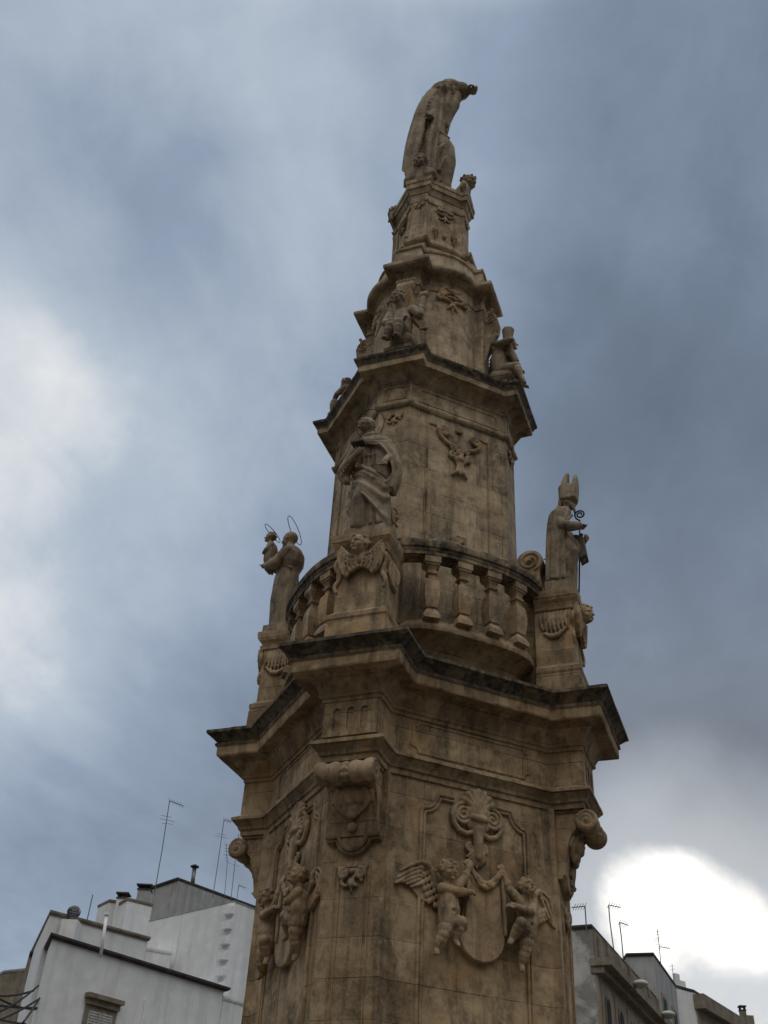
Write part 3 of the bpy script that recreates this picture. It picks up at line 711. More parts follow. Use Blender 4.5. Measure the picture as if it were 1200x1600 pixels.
# ---- piers: consoles, pilaster panels, pedestals, buttress scrolls
def prism_rz(mb, poly, w0, w1, mi=0):
    """polygon in (R, z) swept across the pier width"""
    mb.rings([[(w0, -r, z) for r, z in poly], [(w1, -r, z) for r, z in poly]], True, mi)
def console_mesh():
    mb = MB()
    pr = [(1.80, 4.70), (2.17, 4.70), (2.20, 4.66)] + [(2.20, 4.57)] + [(2.10, 4.52), (2.04, 4.46), (1.995, 4.37), (1.965, 4.26), (1.95, 4.13), (1.935, 4.06), (1.93, 3.98), (1.80, 3.96)]
    prism_rz(mb, pr, -.28, .28)
    return mesh('console', mb.v, mb.f, M_ST, smooth=True, sharp=35)
def console_scroll():
    B = Blob(); c = (2.215, 4.575)
    prof = [(-.335, .115), (-.30, .135), (-.25, .125), (-.20, .105), (-.12, .125), (-.07, .115), (-.035, .07), (.035, .07), (.07, .115), (.12, .125), (.20, .105), (.25, .125), (.30, .135), (.335, .115)]
    rs = []
    for w, r in prof: rs.append([(w, -(c[0]+r*math.cos(2*math.pi*k/24)), c[1]+r*math.sin(2*math.pi*k/24)) for k in range(24)])
    B.rings(rs)
    for sg in (-1, 1):
        sp = spiral(c[0], c[1], .12, 1.8, 150, -1)
        for i in range(len(sp)-1): B.cap((sg*.33, -sp[i][0], sp[i][1]), (sg*.33, -sp[i+1][0], sp[i+1][1]), .018, .015, 6)
        B.cap((sg*.26, -c[0], c[1]), (sg*.335, -c[0], c[1]), .03, .028)
    # leaves clasping the roll and hanging beneath
    for i in range(6):
        a = R_(120-40*i); B.ell((0, -(c[0]+.085*math.cos(a)), c[1]+.085*math.sin(a)), (.045, .04, .04), seg=8)
    B.ell((0, -2.035, 4.38), (.17, .085, .12)); B.ell((0, -2.0, 4.27), (.11, .07, .10)); B.ell((0, -2.0, 4.19), (.06, .05, .06))
    for sg in (-1, 1):
        B.ell((sg*.07, -2.09, 4.40), (.045, .03, .03)); B.carve((sg*.07, -2.14, 4.36), .05, (0, 1, 0), .03)
        B.chain([(sg*.15, -2.06, 4.44), (sg*.18, -2.01, 4.34), (sg*.13, -1.99, 4.26), (sg*.07, -1.99, 4.2)], [.035, .035, .03, .02])
        B.cap((sg*.22, -2.03, 4.42), (sg*.23, -1.985, 4.33), .03, .02)
    B.cap((0, -2.10, 4.36), (0, -2.08, 4.30), .025, .035)
    B.ell((0, -1.955, 4.07), (.055, .03, .06))
    return B.bake('scroll', M_CAR, .010, 1)
def console_lip():
    mb = MB()
    p = [(-.305, 3.985), (-.17, 3.985)] + arc(0, 3.985, .155, 195, 345, 12, .15) + [(.17, 3.985), (.305, 3.985)]
    moulding(mb, p, [(-.05, 0), (-.05, .05), (-.04, .065), (-.02, .06), (-.012, .085), (.012, .10), (.02, .10), (.02, 0)], 1.845)
    ol = [(-.272, 4.07), (-.272, 3.99), (-.17, 3.99)] + arc(0, 3.985, .15, 195, 345, 12, .145) + [(.17, 3.99), (.272, 3.99), (.272, 4.07)]
    slab2d(mb, ol, 1.84, 0, .075, .01)
    return mesh('console_foot', mb.v, mb.f, M_ST, smooth=True, sharp=35)
def pier_panel():
    mb = MB()
    moulding(mb, [(-.165, -.3), (-.165, 3.68)], [(-.03, 0), (-.03, .018), (-.02, .024), (-.01, .006), (.01, .006), (.02, .024), (.03, .018), (.03, 0)], 1.848)
    moulding(mb, [(.165, 3.68), (.165, -.3)], [(-.03, 0), (-.03, .018), (-.02, .024), (-.01, .006), (.01, .006), (.02, .024), (.03, .018), (.03, 0)], 1.848)
    moulding(mb, [(-.195, 3.685), (.195, 3.685)], [(-.008, 0), (-.008, .02), (.008, .02), (.008, 0)], 1.846)
    return mesh('panel_frame', mb.v, mb.f, M_ST, smooth=True, sharp=35)
def pier_drop(d, z, s=1.0, name='scroll_ornament'):
    B = Blob()
    for sg in (-1, 1):
        ridge(B, spiral(sg*.085*s, z-.06*s, .055*s, 1.3, 90, -sg), .024*s, d, 1.0, .3)
        ridge(B, arc(sg*.055*s, z-.13*s, .05*s, 180 if sg < 0 else 0, 270, 5), .02*s, d, 1.0, .1)
        B.cap((sg*.14*s, -(d+.015), z), (sg*.10*s, -(d+.02), z-.10*s), .02*s, .016*s)
    B.ell((0, -(d+.02), z-.15*s), (.04*s, .03*s, .05*s)); B.cap((0, -(d+.015), z-.18*s), (0, -(d+.01), z-.24*s), .02*s, .01*s)
    B.ell((0, -(d+.01), z-.03*s), (.10*s, .03*s, .03*s))
    return B.bake(name, M_CAR, .009*max(.8, s*.9), 1)
def flutes():
    """slotted plate on the pier frieze"""
    bm = bmesh.new(); R0 = EN[0]-.095; w = EN[1]-.095-.012
    loops = [[(-w, 5.005), (w, 5.005), (w, 5.415), (-w, 5.415)]]
    for x in (-.165, 0, .165): loops.append([(x-.042, 5.09)] + arc(x, 5.09, .042, 200, 340, 5, .03) + [(x+.042, 5.09)] + arc(x, 5.30, .042, 0, 180, 8))
    ed = []
    for lp in loops:
        vs = [bm.verts.new((x, -(R0+.022), z)) for x, z in lp]
        for i in range(len(vs)): ed.append(bm.edges.new((vs[i], vs[(i+1) % len(vs)])))
    bmesh.ops.triangle_fill(bm, edges=ed, use_beauty=True)
    # drop the faces filling the slots
    dl = [f for f in bm.faces if any(abs(f.calc_center_median().x-x) < .041 and 5.08 < f.calc_center_median().z < 5.335 and all(abs(v.co.x-x) < .0425 for v in f.verts) for x in (-.165, 0, .165))]
    bmesh.ops.delete(bm, geom=dl, context='FACES_ONLY')
    ext = bmesh.ops.extrude_face_region(bm, geom=list(bm.faces))
    for v in ext['geom']:
        if isinstance(v, bmesh.types.BMVert): v.co.y += .03
    bmesh.ops.recalc_face_normals(bm, faces=bm.faces)
    me = bpy.data.meshes.new('fluting'); bm.to_mesh(me); bm.free(); me.materials.append(M_ST); return me
def pedestal():
    mb = MB(); Ri = 1.72
    def rect(R, Wd, z): return [(-Wd, -R, z), (Wd, -R, z), (Wd, -Ri, z), (-Wd, -Ri, z)]
    mb.rings([rect(R, Wd, z) for z, R, Wd in ((6.04, 2.295, .385), (6.46, 2.285, .375), (6.47, 2.27, .37), (6.50, 2.285, .38), (6.555, 2.285, .38), (6.58, 2.25, .35), (6.62, 2.21, .32), (7.42, 2.20, .312), (7.43, 2.225, .33), (7.46, 2.23, .335), (7.47, 2.22, .325), (7.52, 2.24, .34), (7.56, 2.27, .365), (7.60, 2.295, .38), (7.66, 2.30, .385), (7.70, 2.30, .385), (7.715, 2.27, .36))])
    return mesh('pedestal', mb.v, mb.f, M_ST)
def buttress():
    mb = MB(); w = .20
    c = (1.66, 8.33); r = .185
    poly = [(1.25, 6.06), (1.85, 6.06), (1.86, 7.5), (1.86, 7.72), (1.84, 7.86), (1.80, 8.0), (1.79, 8.12)]
    poly += [(c[0]+r*math.cos(R_(a)), c[1]+r*math.sin(R_(a))) for a in range(-40, 181, 20)] + [(1.42, 8.40), (1.25, 8.42)]
    prism_rz(mb, poly, -w, w)
    me = mesh('buttress', mb.v, mb.f, M_ST, smooth=True, sharp=40)
    B = Blob()
    for sg in (-1, 1):
        sp = spiral(c[0], c[1], r-.02, 1.9, -60, 1, 34)
        for i in range(len(sp)-1): B.cap((sg*w, -sp[i][0], sp[i][1]), (sg*w, -sp[i+1][0], sp[i+1][1]), .026*(1-.3*i/34), .026*(1-.3*i/34), 6)
        B.cap((sg*(w-.04), -c[0], c[1]), (sg*(w+.025), -c[0], c[1]), .035, .03)
    sc_ = B.bake('volute', M_CAR, .011, 1)
    return me, sc_
def cherub_head(R0, z0, s=1.0, look=(0, -1, -.15)):
    B = Blob()
    head(B, (0, -(R0+.13*s), z0), .135*s, look)
    B.cap((0, -(R0+.05*s), z0-.05*s), (0, -(R0+.06*s), z0-.17*s), .09*s, .08*s)
    dd = R0+.03*s
    for sg in (-1, 1):
        f = lambda pts: [(sg*x*s, z0+z*s) for x, z in pts]
        ol = f([(.0, -.15), (.12, -.13), (.19, -.07), (.235, .02), (.28, .045), (.305, -.02), (.305, -.14), (.27, -.27), (.22, -.37), (.16, -.42), (.12, -.34), (.05, -.30), (.0, -.28)])
        if sg < 0: ol = ol[::-1]
        fe = [f([(.26, -.02), (.285, -.12), (.245, -.30)]), f([(.235, -.06), (.25, -.18), (.205, -.37)]), f([(.20, -.10), (.205, -.22), (.16, -.40)]), f([(.15, -.18), (.15, -.27), (.12, -.34)]), f([(.10, -.2), (.10, -.26), (.07, -.31)]), f([(.04, -.2), (.04, -.25), (.02, -.29)])]
        scal = [(x, z, .8*s) for x, z in f([(.03+.045*a, -.185+.012*a*a*.35) for a in range(6)]+[(.05+.045*a, -.235+.012*a*a*.35) for a in range(4)])]
        plate_wing(B, ol, fe, scal, dd, .05*s, .017*s)
        B.chain([(sg*.02*s, -(dd+.05), z0-.14*s), (sg*.13*s, -(dd+.06), z0-.125*s), (sg*.20*s, -(dd+.055), z0-.05*s), (sg*.26*s, -(dd+.05), z0+.04*s)], [.028*s, .03*s, .03*s, .02*s])
    return B
def ped_garland():
    B = Blob()
    for sg in (-1, 1):
        for i in range(16):
            q = i/15; B.ell((sg*(.30+.03*math.sin(9*q)), -(2.215+.01*math.cos(7*q)), 7.36-.45*q), (.045*(1-.4*q), .035*(1-.4*q), .035), seg=8)
        # strigil ornament along the pedestal flanks
        for i in range(7):
            y = 2.14-.055*i; x = sg*.325
            B.chain([(x, -y, 7.38), (x+sg*.012, -(y-.02), 7.28), (x+sg*.01, -(y+.005), 7.16-.03*math.sin(math.pi*i/6)), (x, -(y+.02), 7.12-.06*math.sin(math.pi*i/6))], [.020, .024, .02, .012])
        B.chain([(sg*.33, -2.12, 7.12), (sg*.335, -2.02, 7.03), (sg*.335, -1.93, 7.02), (sg*.33, -1.84, 7.08)], [.02, .035, .035, .02])
    return B.bake('garland', M_CAR, .011, 1)
me_con, me_cs, me_cl, me_pp, me_drop, me_fl = console_mesh(), console_scroll(), console_lip(), pier_panel(), pier_drop(1.855, 3.665, 1.05), flutes()
me_ped = pedestal(); me_but, me_vol = buttress(); me_ch = cherub_head(2.20, 7.48, 1.0, (-.35, -.9, -.1)).bake('cherub_head', M_CAR, .007, 1); me_gar = ped_garland()
me_t3d = pier_drop(T3[0], 10.46, .95)
# panel slips on the pier blocks, small console scrolls of the upper drums
mb = MB()
for z0, z1, R0, w in ((10.74, 10.98, T3[0]+.011, .17),):
    moulding(mb, [(-w, z0), (-w, z1-.04), (-w+.05, z1), (w-.05, z1), (w, z1-.04), (w, z0)], FRS, R0, True)
me_t3p = mesh('frieze_panel', mb.v, mb.f, M_ST, smooth=True, sharp=40)
def small_console():
    B = Blob(); c = (1.13, 13.42); r = .13; w = .135
    B.rings([[(w_, -(c[0]+q*math.cos(2*math.pi*k/20)), c[1]+q*math.sin(2*math.pi*k/20)) for k in range(20)] for w_, q in ((-w, r*.95), (-w*.6, r), (0, r*.86), (w*.6, r), (w, r*.95))])
    pr = [(.98, 13.62), (1.15, 13.62), (1.24, 13.45), (1.23, 13.25), (1.17, 13.05), (1.12, 12.86), (1.06, 12.75), (.98, 12.7)]
    B.rings([[(-w+.01, -a, b) for a, b in pr], [(w-.01, -a, b) for a, b in pr]])
    for i in range(5):
        x = -w+.03+i*(2*w-.06)/4; B.chain([(x, -(1.22), 13.52), (x, -1.255, 13.4), (x*.9, -1.235, 13.22), (x*.7, -1.17, 13.0), (x*.5, -1.11, 12.82)], [.018, .024, .022, .018, .012])
    for sg in (-1, 1):
        sp = spiral(c[0], c[1], .11, 1.6, 90, -1)
        for i in range(len(sp)-1): B.cap((sg*w, -sp[i][0], sp[i][1]), (sg*w, -sp[i+1][0], sp[i+1][1]), .02, .018, 6)
    for i in range(6): B.cap((-.15+.06*i, -1.19, 13.60), (-.15+.06*i, -1.15, 13.50), .03, .022)
    return B.bake('console', M_CAR, .010, 1)
me_sc = small_console()
me_t6d = pier_drop(S6[0], 16.28, .75)
for k in (-1, 0, 1, 2):
    r = pk(k)
    c = put('console', me_con, mon, r); put('scroll', me_cs, c, r); put('console_foot', me_cl, c, r)
    put('panel_frame', me_pp, mon, r); put('scroll_ornament', me_drop, mon, r); put('fluting', me_fl, mon, r)
    p = put('pedestal', me_ped, mon, r); put('cherub_head', me_ch, p, r); put('garland', me_gar, p, r)
    b_ = put('buttress', me_but, mon, r); put('volute', me_vol, b_, r)
    put('scroll_ornament', me_t3d, mon, r); put('frieze_panel', me_t3p, mon, r)
    put('console', me_sc, mon, r); put('scroll_ornament', me_t6d, mon, r)
# iron tie between scroll and bishop
mb = MB(); mb.tube([(0, -1.82, 8.47), (0, -1.95, 8.46)], .008); mb.done('tie_rod', M_IRON, mon, pk(1))
# seat blocks on the upper cornice for the infant statues
mb = MB()
for z0, z1, R, w in ((11.47, 11.80, 1.40, .20), (11.80, 11.86, 1.42, .215)): mb.box(-w, w, -R, -.95, z0, z1)
me_seat = mesh('seat_block', mb.v, mb.f, M_ST)
for k in (-1, 0, 1, 2): put('seat_block', me_seat, mon, pk(k))

# ------------------------------------------------------------------ statues (top-level: each stands on the column)
def loc_of(k, w, R, z):
    a = pk(k); return (math.sin(a)*R+math.cos(a)*w, -math.cos(a)*R+math.sin(a)*w, z)
def st_thing(name, k, R, z, label, cat, group=None): return thing(name, loc_of(k, 0, R, z), label, cat, group)
def plinth(par, rot, w0, w1, R0, R1, z0, z1):
    mb = MB(); mb.rings([[(w0-o, -(R1+o), z), (w1+o, -(R1+o), z), (w1+o, -(R0-o), z), (w0-o, -(R0-o), z)] for z, o in ((z0, .02), (z0+.03, .02), (z0+.035, .0), (z1, -.005))])
    mb.done('plinth', M_STA, par, rot)
def halo_ring(par, rot, c, rad, nrm, r=.006):
    n = Vector(nrm).normalized(); a = n.orthogonal().normalized(); b = n.cross(a); mb = MB()
    pts = [Vector(c)+(a*math.cos(2*math.pi*i/40)+b*math.sin(2*math.pi*i/40))*rad for i in range(41)]
    mb.tube(pts, r, 6); mb.done('halo', M_IRON, par, rot, smooth=True)

def friar():
    rot = pk(0); t = st_thing('saint_statue', 0, 2.05, 7.71, 'stone saint with ring halo holding a small book on the middle pedestal', 'statue', 'saints on the balustrade pedestals')
    plinth(t, rot, -.27, .27, 1.84, 2.22, 7.712, 7.85)
    B = Blob(); Y = -2.05
    B.robe([(7.84, .04, Y, .21, .16, 1.3), (8.2, .03, Y, .22, .17, 1.2), (8.55, .01, Y, .225, .17), (8.9, -.03, Y, .19, .15, .6), (9.05, -.05, Y, .165, .135, .4), (9.25, -.05, Y, .20, .14, .3), (9.38, -.05, Y, .215, .125, .2), (9.46, -.07, Y, .15, .10, .1), (9.52, -.09, Y, .07, .07, 0)], folds=8, amp=.075, ph=.4)
    B.chain([(-.04, Y-.10, 8.70), (-.08, Y-.18, 8.28), (-.07, Y-.13, 7.90)], [.10, .095, .085])
    for i, x in enumerate((-.18, .06, .15)):
        B.chain([(x*.7, Y-.13, 8.75), (x*1.0, Y-.17, 8.3), (x*1.05+.02, Y-.16, 7.88)], [.018, .026, .030])
    for i, x in enumerate((-.14, -.08, -.02, .04, .10)): B.chain([(x, Y-.13, 9.22), (x*1.02, Y-.145, 9.0), (x*1.05, Y-.15, 8.84)], [.014, .017, .014])
    B.chain([(-.18, Y-.07, 9.05), (-.06, Y-.15, 9.02), (.10, Y-.15, 9.02), (.17, Y-.08, 9.04)], [.017]*4)
    # shoulder cape, mantle falling over the arm, apron fold with diagonal hem
    B.cloth([[(-.17, Y-.03, 9.46), (-.11, Y-.10, 9.42), (0, Y-.11, 9.42), (.08, Y-.03, 9.45), (.06, Y+.08, 9.47)],
             [(-.27, Y-.05, 9.36), (-.14, Y-.16, 9.28), (.05, Y-.17, 9.24), (.21, Y-.06, 9.30), (.2, Y+.1, 9.34)],
             [(-.29, Y-.07, 9.27), (-.12, Y-.17, 9.22), (.10, Y-.185, 9.14), (.27, Y-.09, 9.08), (.29, Y+.05, 9.10)]], .035, .010, 3, 20, 40, False)
    B.cloth([[(.10, Y-.17, 9.18), (.22, Y-.14, 9.18), (.28, Y, 9.2), (.22, Y+.1, 9.23)], [(.24, Y-.13, 8.98), (.33, Y-.10, 8.96), (.36, Y, 8.96), (.30, Y+.1, 8.98)],
             [(.31, Y-.09, 8.70), (.37, Y-.08, 8.68), (.38, Y, 8.7), (.30, Y+.1, 8.72)], [(.24, Y-.17, 8.48), (.31, Y-.12, 8.42), (.30, Y, 8.42), (.25, Y+.08, 8.45)]], .05, .016, 2.5, 26, 30)
    B.cloth([[(-.25, Y-.02, 8.92), (-.10, Y-.16, 8.84), (.07, Y-.19, 8.72), (.21, Y-.16, 8.62), (.3, Y-.09, 8.56)],
             [(-.26, Y-.04, 8.80), (-.08, Y-.19, 8.66), (.10, Y-.21, 8.52), (.22, Y-.18, 8.42), (.30, Y-.09, 8.42)],
             [(-.24, Y-.05, 8.62), (-.08, Y-.235, 8.44), (.10, Y-.22, 8.26), (.21, Y-.17, 8.14), (.26, Y-.08, 8.2)],
             [(-.21, Y-.05, 8.46), (-.06, Y-.23, 8.34), (.12, Y-.20, 8.08), (.22, Y-.15, 7.90), (.25, Y-.06, 7.88)]], .035, .013, 3.5, 40, 40, False, .6)
    B.chain([(-.25, Y-.05, 8.90), (-.08, Y-.20, 8.80), (.08, Y-.22, 8.66), (.24, Y-.16, 8.50)], [.026, .034, .036, .032])
    B.chain([(-.26, Y-.05, 8.83), (-.06, Y-.21, 8.70), (.10, Y-.23, 8.56), (.27, Y-.13, 8.42)], [.02, .026, .03, .03])
    B.chain([(-.22, Y-.05, 8.75), (-.27, Y-.04, 8.42), (-.27, Y-.05, 8.22), (-.19, Y-.07, 8.04)], [.035, .03, .045, .025])
    B.chain([(.12, Y+.06, 9.25), (.25, Y+.05, 8.95), (.28, Y+.04, 8.6)], [.11, .10, .08]); B.chain([(.06, Y-.02, 9.2), (.14, Y-.02, 8.9), (.12, Y, 8.6)], [.13, .14, .15])
    # arms in wide sleeves
    B.chain([(-.23, Y-.02, 9.34), (-.36, Y-.02, 9.05), (-.38, Y-.08, 8.86)], [.085, .085, .095]); B.chain([(-.38, Y-.08, 8.86), (-.24, Y-.20, 8.92), (-.13, Y-.26, 8.99)], [.095, .07, .045])
    B.chain([(-.38, Y-.07, 8.80), (-.33, Y-.10, 8.68)], [.085, .05])
    for i in range(5): B.cap((-.42+.04*i, Y-.13-.03*i, 8.94+.0*i), (-.37+.035*i, Y-.17-.02*i, 8.74+.035*i), .015, .012, 6)
    hand(B, (-.13, Y-.26, 8.99), (.45, -.1, .85), 1.35, .6)
    B.chain([(.20, Y-.02, 9.28), (.26, Y-.08, 8.98), (.25, Y-.14, 8.90)], [.07, .06, .055]); B.chain([(.25, Y-.14, 8.92), (.25, Y-.23, 8.80)], [.045, .036]); hand(B, (.25, Y-.23, 8.80), (-.1, -.35, -.9), 1.35, .5)
    B.cap((-.10, Y-.02, 9.48), (-.12, Y-.05, 9.62), .058, .052)
    head(B, (-.12, Y-.08, 9.64), .122, (-.70, -.68, .18), 'short')
    B.done('figure', M_STA, t, rot, .0085, 1)
    mb = MB(); mb.box(-.21, -.03, -2.40, -2.27, 9.13, 9.155); mb.box(-.205, -.035, -2.395, -2.275, 9.145, 9.175); mb.done('book', M_BOOK, t, rot)
    halo_ring(t, rot, (-.10, Y+.02, 9.74), .215, (-.12, -.95, -.35))
friar()

def bishop():
    rot = pk(1); t = st_thing('saint_statue', 1, 2.05, 7.71, 'stone bishop in two pointed mitre with crozier on the right hand pedestal', 'statue', 'saints on the balustrade pedestals')
    plinth(t, rot, -.25, .25, 1.86, 2.26, 7.712, 7.94)
    B = Blob()
    B.robe([(7.93, 0, -2.06, .22, .185, 1.2), (8.3, 0, -2.08, .235, .20, 1.2), (8.55, 0, -2.08, .235, .185), (8.85, 0, -2.06, .235, .16, .7), (9.08, 0, -2.07, .235, .14, .4), (9.18, 0, -2.09, .19, .12, .2), (9.27, 0, -2.14, .09, .085, 0)], folds=8, amp=.07, ph=1.2)
    for w, R in ((-.20, 1.98), (-.23, 2.06), (-.22, 2.14), (.2, 2.1)): B.chain([(w*.9, -R, 9.05), (w*1.05, -R, 8.5), (w*1.05, -(R-.02), 7.97)], [.02, .03, .034])
    zr_ = ((9.22, [(-.06, -2.24), (-.13, -2.15), (-.08, -2.03), (.08, -2.03), (.13, -2.15)]), (9.08, [(-.12, -2.26), (-.23, -2.15), (-.15, -1.98), (.15, -1.98), (.23, -2.15)]),
           (8.80, [(-.24, -2.17), (-.27, -2.08), (-.17, -1.94), (.17, -1.94), (.26, -2.1)]), (8.35, [(-.25, -2.09), (-.26, -2.03), (-.18, -1.91), (.18, -1.91), (.26, -2.05)]), (7.97, [(-.23, -2.03), (-.24, -1.99), (-.17, -1.89), (.17, -1.89), (.24, -2.0)]))
    B.cloth([[(a, b, z) for a, b in r_] for z, r_ in zr_], .045, .010, 5, 40, 50)
    # bent knee under the alb
    B.chain([(-.10, -2.12, 8.72), (-.13, -2.26, 8.42), (-.12, -2.17, 7.98)], [.09, .085, .08])
    B.chain([(-.18, -2.22, 8.42), (-.21, -2.15, 8.25), (-.22, -2.12, 8.0)], [.018, .024, .022])
    B.chain([(-.12, -2.27, 9.06), (-.21, -2.21, 8.92), (-.25, -2.16, 8.72), (-.255, -2.09, 8.35), (-.235, -2.04, 8.0)], [.024, .028, .028, .022, .02])
    B.chain([(-.19, -2.08, 9.00), (-.26, -2.16, 8.80), (-.22, -2.28, 8.80), (-.15, -2.36, 8.84)], [.075, .08, .074, .062]); hand(B, (-.13, -2.36, 8.85), (.6, -.75, -.1), 1.3, .8)
    B.chain([(.20, -2.10, 9.05), (.26, -2.22, 8.85), (.14, -2.36, 8.75)], [.075, .07, .05]); hand(B, (.14, -2.36, 8.75), (-.6, -.7, .2), 1.3, .7)
    B.chain([(-.12, -2.30, 8.6), (-.05, -2.36, 8.42), (.0, -2.37, 8.36)], [.03, .035, .035])
    B.cap((0, -2.15, 9.24), (0, -2.20, 9.34), .06, .058); head(B, (0, -2.215, 9.355), .112, (0, -.98, -.18), 'short')
    for i in range(7): B.cap(((i-3)*.02, -2.29, 9.29), ((i-3)*.016, -2.30, 9.19), .022, .014, 6)
    B.chain([(-.07, -2.12, 9.42), (-.07, -2.10, 9.3), (-.08, -2.06, 9.22)], [.025, .025, .03]); B.chain([(.07, -2.12, 9.42), (.07, -2.1, 9.3), (.08, -2.06, 9.22)], [.025, .025, .03])
    B.done('figure', M_STA, t, rot, .0085, 1)
    B = Blob()
    def horn(cr0, cr1, ztip, thick, bow):
        rs = []
        for i in range(15):
            q = i/14; z = 9.40+(ztip-9.40)*q; hw = .118*(1-max(0, (q-.35)/.65)**1.7)*(1-.0*q)+.008; th = thick*math.sqrt(max(0, 1-q**1.6))+.005; cr = cr0+(cr1-cr0)*q + bow*math.sin(math.pi*q)
            rs.append([(hw*math.cos(2*math.pi*k/20), -(cr+th*math.sin(2*math.pi*k/20)), z) for k in range(20)])
        B.rings(rs)
    horn(2.165, 2.245, 9.94, .072, -.02); horn(2.295, 2.352, 9.89, .058, .012)
    B.rings([[(.113*math.cos(2*math.pi*k/20), -(2.215+.128*math.sin(2*math.pi*k/20)), z) for k in range(20)] for z in (9.385, 9.43, 9.55, 9.66)])
    B.rings([[(.122*math.cos(2*math.pi*k/20), -(2.215+.137*math.sin(2*math.pi*k/20)), z) for k in range(20)] for z in (9.395, 9.435)])
    B.ell((-.02, -2.36, 9.72), (.03, .02, .03))
    B.done('mitre', M_STA, t, rot, .010, 1)
    mb = MB(); mb.tube([(.17, -2.25, 7.95), (.08, -2.31, 8.5), (-.02, -2.365, 9.02)], .011, 8)
    sp = [(2.365+.075*(1-.75*i/30)*math.cos(R_(180+570*i/30*-1)), 9.125+.075*(1-.75*i/30)*math.sin(R_(180-570*i/30))) for i in range(31)]
    mb.tube([(-.02, -2.365, 9.02), (-.02, -2.32, 9.06)]+[(-.02, -a-.01, b) for a, b in sp], .0125, 8)
    mb.tube([(.02, -2.368, 8.78), (.02, -2.368, 8.80), (.02, -2.368, 8.82)], [.015, .028, .015], 8)
    mb.done('crozier', M_IRON, t, rot, smooth=True)
    mb = MB(); 
    for o, mi in ((0, 0),):
        mb.rings([[(-.10, -2.28, 8.74), (-.10, -2.40, 8.70), (-.10, -2.43, 8.38), (-.10, -2.33, 8.33)], [(.10, -2.28, 8.74), (.10, -2.40, 8.70), (.10, -2.43, 8.38), (.10, -2.33, 8.33)]])
    mb.done('book', M_BOOK, t, rot)
bishop()

def saint_child():
    rot = pk(-1); t = st_thing('saint_statue', -1, 2.08, 7.71, 'stone saint in belted robe holding a small haloed child on the left pedestal', 'statue', 'saints on the balustrade pedestals')
    plinth(t, rot, -.25, .27, 1.86, 2.30, 7.712, 7.88)
    B = Blob()
    B.robe([(7.87, .02, -2.10, .22, .18, 1.1), (8.4, .02, -2.12, .22, .20, .9), (8.8, .02, -2.13, .19, .185, .5), (8.93, .02, -2.12, .18, .165, .2), (9.05, .02, -2.09, .21, .20, .3), (9.2, .02, -2.08, .215, .19, .3), (9.33, .02, -2.09, .17, .14, .1), (9.42, .02, -2.13, .075, .075, 0)], folds=7, amp=.05, ph=2.0)
    B.chain([(.18, -2.0, 8.90), (.17, -2.12, 8.97), (.12, -2.25, 9.02), (0, -2.32, 9.02)], [.022]*4)
    for a in range(10):
        th = 2*math.pi*a/10; B.cap((.02+.18*math.cos(th), -2.12-.165*math.sin(th), 8.93), (.02+.18*math.cos(th+.63), -2.12-.165*math.sin(th+.63), 8.93), .016, .016, 6)
    B.cap((.02, -2.12, 9.38), (.02, -2.15, 9.50), .07, .065); head(B, (.02, -2.165, 9.55), .125, (-.1, -.95, .05), 'cap')
    B.chain([(.19, -2.10, 9.22), (.24, -2.24, 8.98), (.16, -2.40, 9.02), (.10, -2.48, 9.08)], [.09, .09, .065, .045]); hand(B, (.10, -2.48, 9.08), (-.5, -.85, .15), 1.3, .5)
    B.chain([(-.17, -2.10, 9.28), (-.22, -2.26, 9.10), (-.10, -2.44, 9.12)], [.085, .08, .05]); hand(B, (-.10, -2.44, 9.12), (.6, -.75, .1), 1.3, .5)
    B.chain([(.16, -2.36, 9.10), (.10, -2.38, 9.0), (.05, -2.375, 8.93)], [.05, .04, .02])
    B.done('figure', M_STA, t, rot, .0085, 1)
    B = Blob()
    B.robe([(9.12, .03, -2.46, .07, .07), (9.22, .03, -2.46, .095, .10), (9.38, .03, -2.45, .095, .105), (9.48, .03, -2.46, .08, .085), (9.56, .03, -2.48, .045, .045)], folds=5, amp=.03)
    B.chain([(.10, -2.43, 9.46), (.13, -2.50, 9.36), (.08, -2.56, 9.34)], [.035, .032, .026]); B.chain([(-.04, -2.43, 9.46), (-.06, -2.52, 9.38)], [.035, .028])
    B.cap((.03, -2.48, 9.5), (.03, -2.5, 9.6), .04, .04); head(B, (.03, -2.50, 9.655), .092, (.2, -.9, .15), 'curls')
    B.chain([(.04, -2.46, 9.16), (.05, -2.47, 9.05), (.05, -2.42, 8.95)], [.06, .05, .025])
    B.done('child', M_STA, t, rot, .0095, 1)
    halo_ring(t, rot, (.05, -2.082, 9.70), .245, (.32, -.80, -.52)); halo_ring(t, rot, (.03, -2.474, 9.735), .185, (.12, -.70, -.70), .006)
saint_child()

